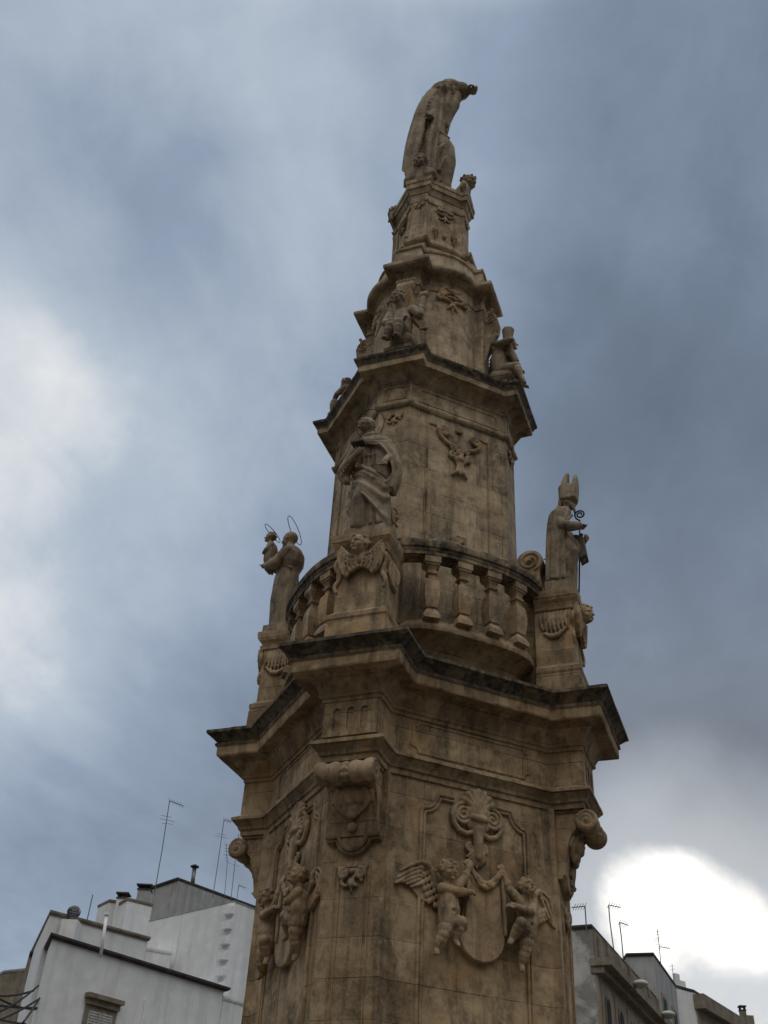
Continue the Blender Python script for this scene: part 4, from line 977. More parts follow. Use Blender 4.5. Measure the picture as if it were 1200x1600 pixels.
# infants seated on the upper cornice
def cherub_front():
    rot = pk(0); t = st_thing('cherub_statue', 0, 1.35, 12.0, 'curly haired stone cherub with one arm raised, seated above the haloed saint', 'statue', 'cherubs on the upper cornice')
    B = Blob(); s = 1.32; y = -1.30
    putto(B, dict(head=(-.02, y-.15, 12.90), look=(-.60, -.76, -.2), chest=(.02, y-.02, 12.58), belly=(.05, y-.06, 12.38), pelvis=(.06, y-.05, 12.17),
                  hr=.10, shl=(-.16, y-.06, 12.64), ell=(-.19, y-.20, 12.32), hal=(.10, y-.29, 12.22), shr=(.21, y-.03, 12.68), elr=(.36, y-.14, 12.42), har=(.39, y-.12, 12.74),
                  knl=(-.08, y-.26, 12.16), anl=(-.13, y-.22, 11.95), tol=(-.17, y-.30, 11.90), knr=(.08, y-.34, 12.10), anr=(.08, y-.32, 11.84), tor=(.06, y-.40, 11.80)), s)
    B.ell((.40, y-.10, 12.88), (.085, .06, .07))
    for i in range(5): B.cap((.40, y-.10, 12.86), (.33+.035*i, y-.10, 12.96), .025, .02, 6)
    B.chain([(.25, y+.05, 12.50), (.36, y-.02, 12.30), (.42, y-.05, 12.18)], [.08, .08, .05])
    for i in range(5): B.chain([(.25+.03*i, y-.04, 12.44), (.32+.03*i, y-.08, 12.28), (.36+.025*i, y-.08, 12.14)], [.02, .025, .016])
    B.ell((.05, y, 12.0), (.22, .2, .16))
    B.done('figure', M_STA, t, rot, .0085, 1)
    B = Blob()
    for i in range(7): B.chain([(-.18, y+.06, 12.78), (-.27-.02*i, y+.04, 12.92-.05*i), (-.36-.012*i, y+.02, 12.86-.09*i)], [.03, .03, .018])
    B.ell((-.24, y+.05, 12.84), (.06, .04, .12))
    B.done('wing', M_STA, t, rot, .011, 1)
cherub_front()
def cherub_horn():
    rot = pk(1); t = st_thing('cherub_statue', 1, 1.35, 12.0, 'winged stone cherub hugging an upright horn on the right end of the upper cornice', 'statue', 'cherubs on the upper cornice')
    B = Blob(); s = 1.15
    putto(B, dict(head=(.10, -1.42, 12.94), look=(.2, -.95, .1), chest=(0, -1.26, 12.68), belly=(0, -1.25, 12.48), pelvis=(0, -1.27, 12.27),
                  shl=(-.13, -1.29, 12.76), ell=(-.17, -1.50, 12.77), hal=(-.06, -1.42, 12.86), shr=(.14, -1.33, 12.74), elr=(.14, -1.49, 12.55), har=(.10, -1.58, 12.32),
                  knl=(-.10, -1.56, 12.22), anl=(-.10, -1.63, 11.98), tol=(-.10, -1.69, 11.82), knr=(.12, -1.54, 12.24), anr=(.14, -1.60, 12.02), tor=(.14, -1.68, 11.95)), s)
    B.chain([(0, -1.2, 12.12), (0, -1.4, 12.12)], [.13, .12])
    B.done('figure', M_STA, t, rot, .0085, 1)
    B = Blob()
    B.chain([(-.03, -1.55, 12.40), (-.03, -1.48, 12.60), (-.03, -1.42, 12.78)], [.05, .06, .065])
    B.rings([[(-.03+r*math.cos(2*math.pi*k/18)*(1+.06*math.sin(6*math.pi*k/9)), -(c+r*math.sin(2*math.pi*k/18)), z) for k in range(18)] for z, r, c in ((12.72, .05, 1.41), (12.9, .075, 1.42), (13.05, .09, 1.425), (13.15, .105, 1.43), (13.16, .08, 1.43), (13.10, .06, 1.43))])
    B.done('horn', M_STA, t, rot, .010, 1)
    for sg in (-1, 1):
        B = Blob(); x = sg*.14
        for i in range(6): B.chain([(x, -1.20, 12.80), (x*1.1, -(1.20-.02*i+.05), 12.99-.015*i), (x*1.2, -(1.16-.012*i), 12.90-.06*i), (x*1.2, -(1.06-.006*i), 12.74-.09*i)], [.035, .034, .028, .014])
        B.ell((x*1.1, -1.25, 12.95), (.03, .05, .05)); B.done('wing', M_STA, t, rot, .010, 1)
cherub_horn()
def cherub_left():
    rot = pk(-1); t = st_thing('cherub_statue', -1, 1.45, 12.0, 'stone cherub half hidden beyond the left edge of the upper cornice', 'statue', 'cherubs on the upper cornice')
    B = Blob(); y = -1.40
    putto(B, dict(head=(.0, y-.06, 12.76), look=(-.1, -.95, -.1), hr=.10, chest=(0, y, 12.46), belly=(0, y, 12.30), pelvis=(0, y+.03, 12.16),
                  shl=(-.12, y-.03, 12.52), ell=(-.16, y-.13, 12.38), hal=(-.08, y-.22, 12.32), shr=(.12, y-.03, 12.52), elr=(.16, y-.13, 12.38), har=(.08, y-.22, 12.32),
                  knl=(-.10, y-.20, 12.25), anl=(-.1, y-.22, 12.05), tol=(-.1, y-.28, 12.0), knr=(.10, y-.20, 12.25), anr=(.1, y-.22, 12.05), tor=(.1, y-.28, 12.0)), 1.0)
    B.ell((0, y+.05, 12.1), (.2, .16, .12)); B.done('figure', M_STA, t, rot, .0115, 1)
cherub_left()

# the crowning saint
def top_saint():
    t = thing('saint_statue', (0, 0, 16.93), 'large stone saint in a cope with outstretched arm at the very top', 'statue')
    mb = MB(); mb.rings([[(x*w, y*w, z) for x, y in ((-1, -1), (1, -1), (1, 1), (-1, 1))] for z, w in ((16.932, .43), (17.02, .43), (17.03, .41), (17.16, .40))]); mb.done('plinth', M_STA, t, PHI0)
    B = Blob()
    B.robe([(17.14, -.06, 0, .42, .34, 1.0), (17.8, -.07, 0, .43, .34), (18.4, -.06, 0, .49, .35), (18.75, -.09, 0, .45, .33), (19.15, -.13, 0, .36, .30, .8), (19.7, -.08, 0, .38, .30, .7), (20.2, .0, -.02, .37, .30, .6), (20.6, .08, -.04, .36, .30, .4), (20.85, .15, -.05, .28, .25, .2), (21.0, .20, -.05, .14, .16, 0)], folds=8, amp=.06, ph=.7, twist=.9)
    B.cloth([[(.10, .16, 20.95), (-.04, .0, 20.85), (.0, -.25, 20.62), (.10, -.32, 20.45)], [(-.10, .2, 20.8), (-.27, .0, 20.5), (-.22, -.24, 20.2), (-.08, -.33, 20.05)],
             [(-.25, .2, 20.2), (-.42, 0, 19.8), (-.36, -.24, 19.4), (-.16, -.35, 19.3)], [(-.36, .2, 19.3), (-.52, 0, 19.0), (-.46, -.22, 18.5), (-.28, -.36, 18.2)],
             [(-.40, .2, 18.4), (-.56, 0, 18.2), (-.48, -.2, 17.7), (-.30, -.34, 17.4)]], .09, .028, 3, 60, 40)
    for i in range(16): B.ell((-.10-.014*i, -.37+.001*i, 20.0-.12*i), (.045, .04, .045), seg=8)
    B.cloth([[(-.05, -.30, 20.3), (.10, -.36, 20.2), (.25, -.30, 20.2)], [(-.10, -.36, 19.3), (.06, -.42, 19.2), (.2, -.34, 19.2)], [(-.16, -.38, 18.3), (.0, -.46, 18.2), (.16, -.40, 18.2)], [(-.2, -.34, 17.3), (-.02, -.42, 17.25), (.16, -.36, 17.3)]], .06, .035, 3, 50, 30, True, 1.0)
    # bent knee and lower drapery
    B.chain([(.02, -.18, 19.1), (.21, -.30, 18.45), (.25, -.26, 18.1), (.20, -.2, 17.4)], [.17, .22, .21, .16]); B.chain([(.30, -.46, 18.5), (.12, -.50, 18.25), (.06, -.44, 17.9)], [.03, .04, .03]); B.chain([(.36, -.38, 18.2), (.22, -.46, 17.95), (.12, -.44, 17.6)], [.03, .035, .03])
    B.chain([(-.05, -.34, 19.2), (.12, -.42, 18.9), (.3, -.38, 18.75)], [.03, .04, .03])
    # outstretched arm and shoulder mass
    B.chain([(.16, -.10, 20.72), (.36, -.14, 20.76), (.54, -.18, 20.76), (.64, -.2, 20.75)], [.30, .27, .20, .13]); B.ell((.30, -.12, 20.84), (.30, .26, .28)); B.ell((.12, -.06, 20.80), (.20, .24, .24))
    for i in range(3): B.chain([(.10+.13*i, -.36, 20.72), (.14+.13*i, -.38, 20.58), (.12+.13*i, -.32, 20.45)], [.02, .03, .02])
    B.carve((.40, -.55, 20.62), .25, (0, .6, .6), .10)
    hand(B, (.67, -.2, 20.76), (.95, -.1, -.3), 2.4, .8, (0, 1, 0))
    # hanging sleeves
    B.chain([(.44, -.20, 20.55), (.42, -.24, 20.1), (.34, -.24, 19.8), (.26, -.22, 19.42)], [.12, .10, .08, .055]); B.chain([(.30, -.26, 20.5), (.26, -.30, 20.0), (.20, -.28, 19.5)], [.08, .07, .05])
    B.rings([[(cx+rx*math.cos(2*math.pi*k/20), -.36+rx*.6*math.sin(2*math.pi*k/20), z) for k in range(20)] for z, cx, rx in ((20.25, .02, .03), (20.05, .0, .07), (19.75, -.02, .11), (19.52, -.03, .13))])
    B.chain([(-.03, -.40, 19.6), (-.06, -.44, 19.45)], [.07, .05]); hand(B, (-.06, -.44, 19.45), (-.3, -.3, -.9), 2.2, .6)
    # head behind the raised shoulder
    B.cap((.22, .0, 20.85), (.26, .06, 20.95), .12, .11); head(B, (.36, .02, 20.93), .22, (.85, -.3, -.5), 'cap')
    B.done('figure', M_STA, t, 0, .013, 1)
top_saint()
def small_head():
    B = Blob(); head(B, (0, -.74, 17.50), .17, (-.25, -.9, -.3))
    B.chain([(0, -.68, 17.4), (0, -.62, 17.2), (0, -.6, 17.0)], [.12, .16, .16])
    for sg in (-1, 1):
        for i in range(5): B.chain([(sg*(.06+.04*i), -.70, 17.32-.02*i), (sg*(.12+.04*i), -.72, 17.14-.01*i), (sg*(.13+.045*i), -.68, 16.98)], [.05, .045, .03])
    return B
me_tc = small_head().bake('cherub_head', M_STA, .0105, 1)
for k in (-1, 0, 1, 2):
    o = put('cherub_head', me_tc, mon, pk(k))
    if k == -1: o.location.z -= .42
    if k == 0: o.location.z -= .05

# ------------------------------------------------------------------ ground
mg, g, b = newmat('paving_stone')
geo = g.n('ShaderNodeNewGeometry'); P = geo.outputs['Position']
br = g.n('ShaderNodeTexBrick'); g.l(P, br.inputs[0]); br.inputs['Scale'].default_value = 1; br.inputs['Brick Width'].default_value = .9; br.inputs['Row Height'].default_value = .5; br.inputs['Mortar Size'].default_value = .01
br.inputs['Color1'].default_value = (.11, .095, .075, 1); br.inputs['Color2'].default_value = (.08, .07, .055, 1); br.inputs['Mortar'].default_value = (.08, .07, .06, 1)
g.l(g.mix(g.mapr(g.noise(P, .8, 6, .6), .3, .7, 0, .4), br.outputs[0], (.07, .062, .05)), b.inputs['Base Color']); b.inputs['Roughness'].default_value = .75
mb = MB(); mb.add([(-900, -900, GZ), (900, -900, GZ), (900, 900, GZ), (-900, 900, GZ)], [(0, 1, 2, 3)])
o = mb.done('ground', mg); tagp(o, kind='structure')

# ------------------------------------------------------------------ background houses
M_WH = plain('limewash', (.78, .79, .80), .9, 0, .12, 2.5, streak=.35)
M_WG = plain('grey_limewash', (.40, .40, .40), .9, 0, .25, 1.6, streak=.7)
M_CAP = plain('weathered_coping', (.07, .066, .06), .9, 0, .5, 3)
M_TAN = plain('tan_render', (.33, .27, .20), .9, 0, .3, 1.2, streak=.6)
M_TRIM = plain('weathered_stone_trim', (.24, .20, .15), .9, 0, .5, 3, streak=.5)
M_SHUT = plain('green_shutter', (.05, .09, .085), .6)
M_SHW = plain('pale_shutter', (.50, .50, .48), .6)
M_GLS = plain('window_glass', (.02, .02, .022), .8)
M_MET = plain('galvanised_metal', (.18, .18, .18), .5, .7)
M_PEEL = None
def peel():
    m, g, b = newmat('peeling_limewash'); geo = g.n('ShaderNodeNewGeometry'); P = geo.outputs['Position']
    n = g.noise(P, .55, 8, .65, .5); c = g.mix(g.mapr(n, .47, .53), (.50, .50, .48), (.21, .20, .185)); c = g.mix(g.mapr(g.noise(P, 2.2, 6, .7), .4, .65, 0, .6), c, (.30, .30, .29))
    g.l(c, b.inputs['Base Color']); b.inputs['Roughness'].default_value = .95; return m
M_PEEL = peel()

def house(name, roof, H, mat, label, cat='building', group=None, cap=.22, coph=.12, capm=None, wind=(), parapet=True):
    """roof: list of xy corners (first edge .. last), H: height of roofline above eye level"""
    c = Vector((sum(p[0] for p in roof)/len(roof), sum(p[1] for p in roof)/len(roof), GZ))
    t = thing(name, c, label, cat, group)
    mb = MB(); mb.rings([[(x, y, GZ) for x, y in roof], [(x, y, H-coph) for x, y in roof]]); mb.done('wall', mat, t)
    mb = MB()
    cx, cy = c.x, c.y
    def grow(o): 
        out = []
        for x, y in roof:
            v = Vector((x-cx, y-cy)); v = v*(1+o/v.length); out.append((cx+v.x, cy+v.y))
        return out
    mb.rings([[(x, y, H-coph+.001) for x, y in grow(cap*.5)], [(x, y, H-coph*.5) for x, y in grow(cap)], [(x, y, H) for x, y in grow(cap)]]); mb.done('coping', capm or M_CAP, t)
    return t
def wall_piece(t, name, p0, p1, s0, s1, z0, z1, out, mat, dep=.12, sub=None):
    """box on the wall running p0 -> p1, from s0 to s1 metres along it"""
    p0 = Vector(p0[:2]); p1 = Vector(p1[:2]); u = (p1-p0).normalized(); n = Vector((u.y, -u.x))
    mb = MB(); pts = [p0+u*s0-n*(dep), p0+u*s1-n*(dep), p0+u*s1+n*out, p0+u*s0+n*out]
    mb.rings([[(q.x, q.y, z0) for q in pts], [(q.x, q.y, z1) for q in pts]])
    return mb.done(name, mat, t)
def window(t, p0, p1, s, z, w, h, frame, shut, hood=True, arch=False, deep=.03):
    f = wall_piece(t, 'window', p0, p1, s-w/2-.14, s+w/2+.14, z-.12, z+h+.14, .05, frame)
    pn = wall_piece(f, 'pane', p0, p1, s-w/2, s+w/2, z, z+h, .052, shut)
    if hood:
        wall_piece(f, 'hood', p0, p1, s-w/2-.22, s+w/2+.22, z+h+.30, z+h+.42, .22, M_TRIM); wall_piece(f, 'hood', p0, p1, s-w/2-.16, s+w/2+.16, z+h+.14, z+h+.30, .12, M_TRIM)
    if shut in (M_SHW, M_SHUT):
        p0v = Vector(p0[:2]); p1v = Vector(p1[:2]); u = (p1v-p0v).normalized(); n = Vector((u.y, -u.x)); mb = MB()
        for leaf in (0, 1):
            a = s-w/2+.03+leaf*w/2; b_ = a+w/2-.06
            k = int(h/.07)
            for i in range(k):
                zz_ = z+.04+i*.07; q = [p0v+u*a+n*.053, p0v+u*b_+n*.053, p0v+u*b_+n*.075, p0v+u*a+n*.075]
                mb.rings([[(v.x, v.y, zz_) for v in q], [(v.x, v.y, zz_+.045) for v in q]])
        mb.done('shutter', shut, f)
XY = lambda l: [(p.x, p.y) for p in l]
def roofpts(H, px): return XY([at_z(u, v, H) for u, v in px])
zl = lambda X, Y: (X/3, 1220+Y/3)
zr = lambda X, Y: (860+X/3.53, 1380+Y/3.53)
def para(a, b, c):   # close a footprint behind edges a-b, b-c
    a, b, c = Vector(a), Vector(b), Vector(c); return (a+c-b)
# front white house, left
a, b_, c = roofpts(8, [zl(165, 925), zl(250, 720), zl(1050, 968)])
hA = house('white_house', [a, b_, c, tuple(Vector(c)+Vector((-3.4, 3.0))), tuple(Vector(a)+Vector((-.4, 1.8)))], 8, M_WH, 'white rendered house at lower left with dark stained coping and one stone framed shuttered window')
window(hA, b_, c, 2.12, 5.0, .85, 1.35, M_TRIM, M_SHW)
wall_piece(hA, 'drainpipe', b_, c, 3.62, 3.69, 3.5, 7.0, .05, M_WH)
e1 = Vector(c); u1 = (Vector(c)-Vector(b_)).normalized()
# lower wing continuing to the right
p = [tuple(e1+u1*.02), tuple(e1+u1*1.6), tuple(e1+u1*1.6+Vector((-2.4, 2.2))), tuple(e1+u1*.02+Vector((-2.4, 2.2)))]
house('white_house', p, 7.75, M_WH, 'low white wing at the right end of the front white house, partly behind the column', capm=M_WH, cap=.05)
# second house with round vent
a, b2, c2 = roofpts(9, [zl(150, 800), zl(240, 608), zl(695, 733)])
hB = house('white_house', [a, b2, c2, tuple(Vector(c2)+Vector((-2.2, 1.6))), tuple(Vector(a)+Vector((-.2, 1.0)))], 9, M_WH, 'white parapet house behind the front one, carrying a round turbine vent', capm=M_TRIM, cap=.1)
# big plain block with toothed corner
q0, q1, q2 = roofpts(11.5, [zl(700, 655), zl(1100, 562), zl(1330, 650)])
hC = house('white_house', [q0, q1, q2, para(q0, q1, q2)], 11.5, M_WH, 'tall plain white block with a toothed corner beside the column', capm=M_WG, cap=.03, coph=.05)
q1v = Vector(q1); d0 = (Vector(q0)-q1v).normalized(); n0 = Vector((d0.y, -d0.x)); n0 = n0 if (n0.x*(0-q1v.x)+n0.y*(-12.86-q1v.y)) > 0 else -n0
for i in range(18):
    z = 11.3-i*.52; L = .36
    P4 = [q1v-d0*.03+n0*.16, q1v+d0*L+n0*.16, q1v+d0*L-n0*.05, q1v-d0*.03-n0*.05]; mb = MB(); mb.rings([[(v.x, v.y, z-.27) for v in P4], [(v.x, v.y, z) for v in P4]])
    mb.done('quoin', M_WH, hC)
wall_piece(hC, 'drainpipe', q0, q1, 1.9, 1.98, 3, 10.9, .05, M_WH)
# tower-like box house behind
t0, t1, t2 = roofpts(15, [zl(720, 495), zl(838, 455), zl(1210, 592)])
hD = house('white_house', [t0, t1, t2, para(t0, t1, t2)], 15, M_WG, 'grey stained box shaped roof house standing highest at left', cap=.1)
wall_piece(hD, 'lamp', t0, t1, .95, 1.15, 12.0, 12.15, .25, M_MET)
# stepped white blocks between
s0, s1, s2 = roofpts(13, [zl(462, 582), zl(515, 556), zl(580, 566)])
hE = house('white_house', [s0, s1, s2, para(s0, s1, s2)], 13, M_WH, 'small pale rooftop block under the capped chimney', capm=M_TRIM, cap=.05)
s0, s1, s2 = roofpts(12.8, [zl(560, 572), zl(600, 548), zl(715, 577)])
hF = house('white_house', [s0, s1, s2, para(s0, s1, s2)], 12.8, M_WH, 'white rooftop block touching the left side of the highest box house', capm=M_TRIM, cap=.05)
s0, s1, s2 = roofpts(10, [zl(612, 822), zl(692, 780), zl(806, 800)])
hG = house('roof_hut', [s0, s1, s2, para(s0, s1, s2)], 10, M_WH, 'small white roof hut with a wall lamp in front of the plain block', 'hut', capm=M_WH, cap=.04)
wall_piece(hG, 'lamp', s1, s2, .75, .95, 9.2, 9.32, .18, M_MET)
# old dark gabled stretch and ruin at the far left
s0, s1, s2 = roofpts(9.0, [zl(-60, 930), zl(20, 885), zl(128, 872)])
s3 = para(s0, s1, s2)
hH = house('stone_house', [tuple(Vector(p)*1.35-Vector(CAMP[:2])*.35) for p in (s0, s1, s2, s3)], 12.1, M_TRIM, 'ruined grey stone house with open loggia at the left border', capm=M_WG, cap=.08)
s0, s1, s2 = roofpts(8.8, [zl(90, 985), zl(140, 806), zl(166, 803)])
hI = house('stone_house', [s0, s1, s2, para(s0, s1, s2)], 8.8, M_TRIM, 'narrow old house with dark projecting eaves at far left', cap=.22)
# right street front
a, r1, r2 = roofpts(10, [zr(40, 242), zr(228, 228), zr(520, 555)])
dirR = (Vector(r2)-Vector(r1)).normalized(); r2e = tuple(Vector(r1)+dirR*9.6)
hR = house('town_house', [a, r1, r2e, tuple(Vector(r2e)+Vector((-3, 1)))], 10, M_PEEL, 'old town house with peeling grey side wall beside the column at right', cap=.06)
nR = Vector((dirR.y, -dirR.x))
wall_piece(hR, 'facade', r1, r2e, .02, 9.6, GZ, 8.55, .06, M_TAN)
wall_piece(hR, 'cornice', r1, r2e, -.1, 9.7, 8.75, 8.98, .55, M_TRIM); wall_piece(hR, 'cornice', r1, r2e, -.05, 9.65, 8.55, 8.75, .30, M_TRIM)
wall_piece(hR, 'parapet', r1, r2e, .02, 9.6, 8.98, 9.86, .05, M_TRIM)
for i in range(6):
    s_ = .35+i*1.55; pr = wall_piece(hR, 'parapet_panel', r1, r2e, s_, s_+.95, 9.1, 9.72, .09, M_TRIM)
    wall_piece(pr, 'parapet_post', r1, r2e, s_+1.12, s_+1.35, 9.0, 9.84, .14, M_TRIM)
for i in range(5):
    s_ = .95+i*1.75
    f = wall_piece(hR, 'window', r1, r2e, s_-.62, s_+.62, 4.6, 8.35, .09, M_TAN)
    p0 = Vector(r1); mb = MB(); n = nR; u = dirR
    ol = [(-.26, 6.75), (.26, 6.75)] + [(.26*math.cos(R_(x)), 7.75+.26*math.sin(R_(x))) for x in range(0, 181, 20)]
    for sc_, o_, mt in ((1.35, .13, 0), (1.0, .135, 1)):
        rr = []
        for o2 in (.05, o_): rr.append([tuple((p0+u*(s_+x*sc_)+n*o2).to_3d()+Vector((0, 0, 7.35+(z-7.35)*(1.12 if mt == 0 else 1)))) for x, z in ol])
        mb.rings(rr, True, mt)
    mb.done('pane', [M_TRIM, M_GLS], f)
# second house, white with green shutters
a, r3, r4 = roofpts(12, [zr(420, 388), zr(566, 384), zr(690, 560)])
hS = house('town_house', [a, r3, r4, tuple(Vector(r4)+Vector((-3, 1)))], 12, M_WG, 'taller grey white house with green shutters in the middle of the right hand row', cap=.08)
Ls = (Vector(r4)-Vector(r3)).length
for z in (9.0, 5.4, 1.6):
    for s_ in (Ls*.28, Ls*.74): window(hS, r3, r4, s_, z, .8, 1.6, M_TAN, M_SHUT, hood=False)
a, b5, c5 = roofpts(11.4, [zr(425, 437), zr(440, 445), zr(508, 445)])
# third, white gable end and ochre front
a, r5, r6 = roofpts(12, [zr(692, 562), zr(790, 588), zr(1085, 770)])
hT = house('town_house', [a, r5, r6, tuple(Vector(r6)+Vector((-5, 1)))], 12, M_WH, 'white gable end with a long dark corniced front at far right', cap=.05)
Lt = (Vector(r6)-Vector(r5)).length
wall_piece(hT, 'facade', r5, r6, .02, Lt, GZ, 11.2, .06, M_TAN); wall_piece(hT, 'cornice', r5, r6, -.1, Lt+.1, 11.2, 11.8, .45, M_TRIM)
for i in range(4): window(hT, r5, r6, 1.2+i*2.0, 8.0, .9, 2.0, M_TRIM, M_SHUT)
wall_piece(hT, 'stepped_gable', a, r5, .0, .55*((Vector(r5)-Vector(a)).length), 11.9, 12.25, .02, M_WH); wall_piece(hT, 'stepped_gable', a, r5, .0, .25*((Vector(r5)-Vector(a)).length), 12.25, 12.5, .02, M_WH)

# ---- chimneys, vents, poles
def chimney(u, v0, v1, wpx, Y, label, cap=True, mat=M_WH, name='chimney'):
    p0 = at_y(u[0], v0, Y); p1 = at_y(u[1], v1, Y); w = wpx/FPX*Y*.5
    t = thing(name, (p0.x, p0.y, p0.z), label, 'chimney' if name == 'chimney' else 'vent')
    mb = MB(); mb.rings([[(p0.x+x*w, p0.y+y*w, z) for x, y in ((-1, -1), (1, -1), (1, 1), (-1, 1))] for z in (p0.z-.6, p1.z)]); mb.done('stack', mat, t)
    if cap:
        mb = MB(); mb.rings([[(p0.x+x*w*s_, p0.y+y*w*s_, z) for x, y in ((-1, -1), (1, -1), (1, 1), (-1, 1))] for z, s_ in ((p1.z, 1.15), (p1.z+.05, 1.15))])
        for x, y in ((-1, -1), (1, -1), (1, 1), (-1, 1)): mb.box(p0.x+x*w*.8-.03, p0.x+x*w*.8+.03, p0.y+y*w*.8-.03, p0.y+y*w*.8+.03, p1.z+.05, p1.z+.2)
        mb.rings([[(p0.x+x*w*s_, p0.y+y*w*s_, z) for x, y in ((-1, -1), (1, -1), (1, 1), (-1, 1))] for z, s_ in ((p1.z+.2, 1.35), (p1.z+.26, 1.25))]); mb.done('cowl', M_CAP, t)
    return t
chimney((183, 186), 1452, 1406, 15, 44.5, 'white rooftop chimney with dark capped cowl at left')
chimney((224, 225), 1410, 1393, 19, 50, 'squat pale chimney left of the tallest aerial', mat=M_WG)
chimney((1163, 1162), 1600, 1580, 8, 62, 'slim pale chimney at the right end of the street', mat=M_TRIM); chimney((1170, 1170), 1604, 1588, 14, 63, 'broad low chimney stack at the far right end', cap=False, mat=M_TRIM)
p = at_y(301.5, 1379, 49); p2 = at_y(304, 1357, 49)
t = thing('flue_pipe', p, 'thin capped metal flue on top of the grey box house', 'flue'); mb = MB(); mb.tube([p-Vector((0, 0, .3)), p2], .1, 12); mb.done('pipe', M_MET, t, smooth=True); mb = MB(); mb.tube([p2+Vector((0, 0, .06)), p2+Vector((0, 0, .10)), p2+Vector((0, 0, .2))], [.2, .2, .02], 12); mb.done('cowl', M_CAP, t)
p = at_y(115.5, 1425, 32.6); t = thing('turbine_vent', p-Vector((0, 0, .3)), 'round finned turbine vent on a white stack', 'vent')
mb = MB(); w = .24; mb.rings([[(p.x+x*w, p.y+y*w, z) for x, y in ((-1, -1), (1, -1), (1, 1), (-1, 1))] for z in (p.z-1.8, p.z-.28)]); mb.done('stack', M_WH, t)
mb = MB()
for i in range(20):
    a0 = 2*math.pi*i/20; pts = []
    for j in range(9):
        th = -math.pi/2+math.pi*j/8; pts.append(p+Vector((.19*math.cos(th)*math.cos(a0+.5*math.sin(th)), .19*math.cos(th)*math.sin(a0+.5*math.sin(th)), .17*math.sin(th))))
    mb.tube(pts, .018, 5)
mb.tube([p-Vector((0, 0, .3)), p-Vector((0, 0, .14))], .11, 14); mb.done('turbine', M_MET, t)
p = at_y(160.5, 1478, 31.5); p2 = at_y(166.5, 1430, 31.5); t = thing('vent_pipe', p, 'white upright vent pipe with a cap behind the front parapet', 'pipe'); mb = MB(); mb.tube([p-Vector((0, 0, .3)), p2], .045, 10); mb.done('pipe', M_WH, t, smooth=True); mb = MB(); mb.tube([p2, p2+Vector((0, 0, .08))], .08, 10); mb.done('cap', M_WH, t)

# ---- television aerials
def aerial(pts, Y, booms, label, els=(), r=.022):
    """mast through pixel points; booms and cross elements likewise at the same depth"""
    P0 = at_y(*pts[0], Y); t = thing('aerial', P0, label, 'aerial', 'television aerials on the roofs')
    P0 = P0 - Vector((0, 0, .35))
    mb = MB(); mb.tube([P0]+[at_y(*q, Y) for q in pts], r, 6); mb.done('mast', M_MET, t)
    for a_, b_ in booms:
        mb = MB(); A, B_ = at_y(*a_, Y), at_y(*b_, Y+.3); mb.tube([A, B_], r*.8, 6)
        n = 5
        for i in range(n):
            q = A*(1-i/n)+B_*(i/n); mb.tube([q-Vector((.0, .35, 0)), q+Vector((0, .35, 0))], r*.4, 5)
        mb.done('boom', M_MET, t)
    for a_, b_ in els:
        mb = MB(); mb.tube([at_y(*a_, Y-.1), at_y(*b_, Y+.1)], r*.5, 5); mb.done('element', M_MET, t)
aerial([(243, 1386), (253, 1330), (265, 1251)], 46, [((265, 1251), (288, 1260))], 'tall leaning aerial on the left corner of the box house', [((250, 1279), (273, 1284)), ((253, 1286), (270, 1288)), ((252, 1274), (268, 1277))])
aerial([(334, 1391), (341, 1345), (350, 1281)], 49, [((350, 1281), (362, 1284))], 'tall aerial right of the capped flue', [((336, 1306), (357, 1310)), ((340, 1302), (353, 1305))], .018)
aerial([(351, 1398), (355, 1350), (353.5, 1318)], 49.5, [], 'short many barred aerial between the two taller masts', [((350+i*.3, 1320+i*5), (357+i*.3, 1321+i*5)) for i in range(6)]+[((349, 1336), (361, 1337))], .014)
aerial([(361, 1403), (367, 1350), (373, 1303)], 50, [], 'aerial nearest the column scroll, with low cross bars', [((356, 1348), (374, 1354)), ((363, 1330), (372, 1333))], .016)
aerial([(370, 1405), (373, 1384)], 50, [((373, 1383), (385, 1388))], 'tiny aerial beside the column', [], .015)
aerial([(136, 1438), (145, 1398)], 38, [], 'bare leaning pole on the white parapet house', [], .02)
aerial([(916, 1446), (914, 1416)], 34.5, [((914, 1416), (893, 1418))], 'angled aerial on the peeling house, right beside the column', [], .02)
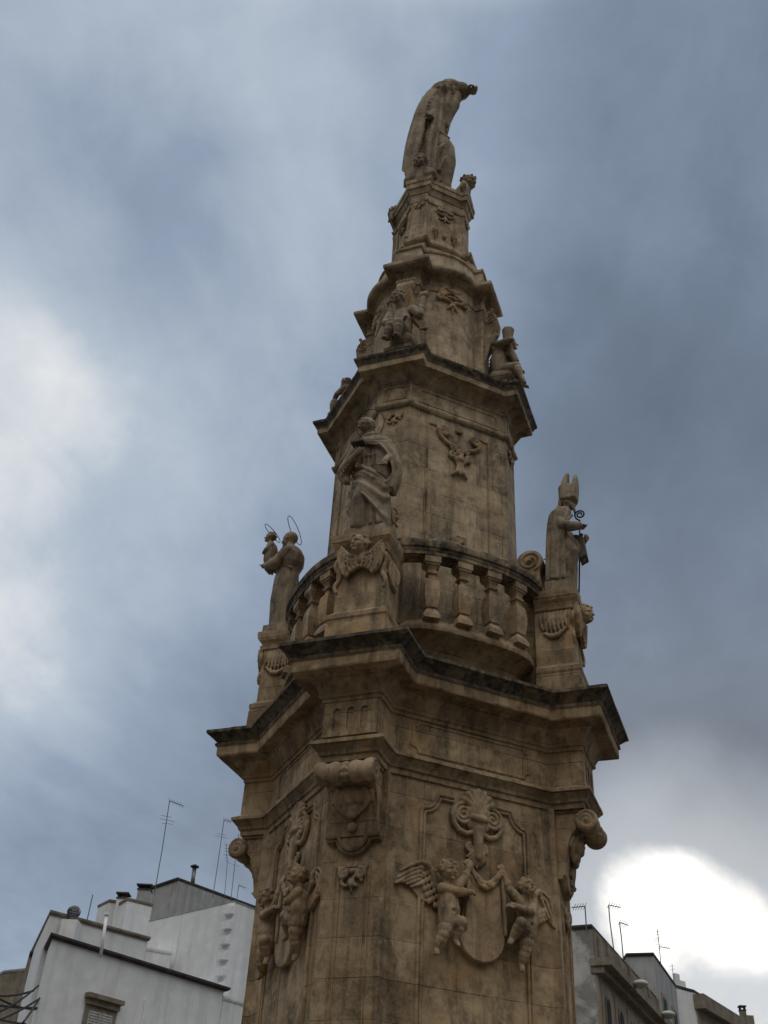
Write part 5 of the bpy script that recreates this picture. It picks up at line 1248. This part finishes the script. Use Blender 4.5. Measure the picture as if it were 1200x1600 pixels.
aerial([(959, 1484), (953, 1440), (951, 1415)], 38, [((951, 1414), (970, 1418))], 'taller bent top aerial over the right hand parapet', [], .02)
aerial([(974, 1499), (971, 1465), (968, 1442)], 39, [((968, 1441), (982, 1446))], 'shorter bent top aerial over the right hand parapet', [], .02)
aerial([(1032, 1500), (1030, 1478), (1027, 1452)], 48, [((1030, 1479), (1047, 1482))], 'barred aerial on the grey white house', [((1025, 1456+i*5), (1030, 1455+i*5)) for i in range(5)]+[((1021, 1468), (1033, 1467))], .018)
aerial([(1052, 1527), (1050, 1506)], 50, [], 'faint small aerial against the bright cloud', [((1046, 1510), (1054, 1509)), ((1047, 1515), (1055, 1514))], .012)
# pale lamps on the right cornice
for s_, lab in ((3.1, 'pale round street lamp on the cornice of the peeling house, nearer one'), (7.6, 'pale round street lamp on the cornice, farther one')):
    q = Vector(r1)+dirR*s_+nR*.75; t = thing('wall_lamp', (q.x, q.y, 8.9), lab, 'lamp', 'lamps along the right cornice')
    B = Blob(); B.ell((q.x, q.y, 8.92), (.26, .26, .12)); B.ell((q.x, q.y, 8.86), (.18, .18, .10)); B.done('lamp_shade', M_SHW, t, 0, .03, 1)
    mb = MB(); w_ = q-nR*.8; mb.tube([(w_.x, w_.y, 8.8), (q.x, q.y, 8.86)], .04, 8); mb.done('arm', M_MET, t)
# sagging cables at the lower left
t = thing('cable_bundle', at_y(20, 1570, 30), 'dark overhead cables sagging across the lower left corner', 'cables')
rn = np.random.RandomState(3)
for (a_, b_, sag) in (((-30, 1552), (52, 1548), 6), ((-30, 1590), (60, 1540), 8), ((-30, 1540), (56, 1577), 9), ((-30, 1565), (58, 1575), 3), ((-20, 1600), (62, 1560), 4), ((36, 1598), (60, 1563), 1), ((-30, 1583), (40, 1600), 3)):
    mb = MB(); pts = []
    for i in range(13):
        q = i/12; pts.append(at_y(a_[0]*(1-q)+b_[0]*q, a_[1]*(1-q)+b_[1]*q+4*sag*q*(1-q), 26+5*q))
    mb.tube(pts, .028, 6); mb.done('cable', M_IRON, t, smooth=True)
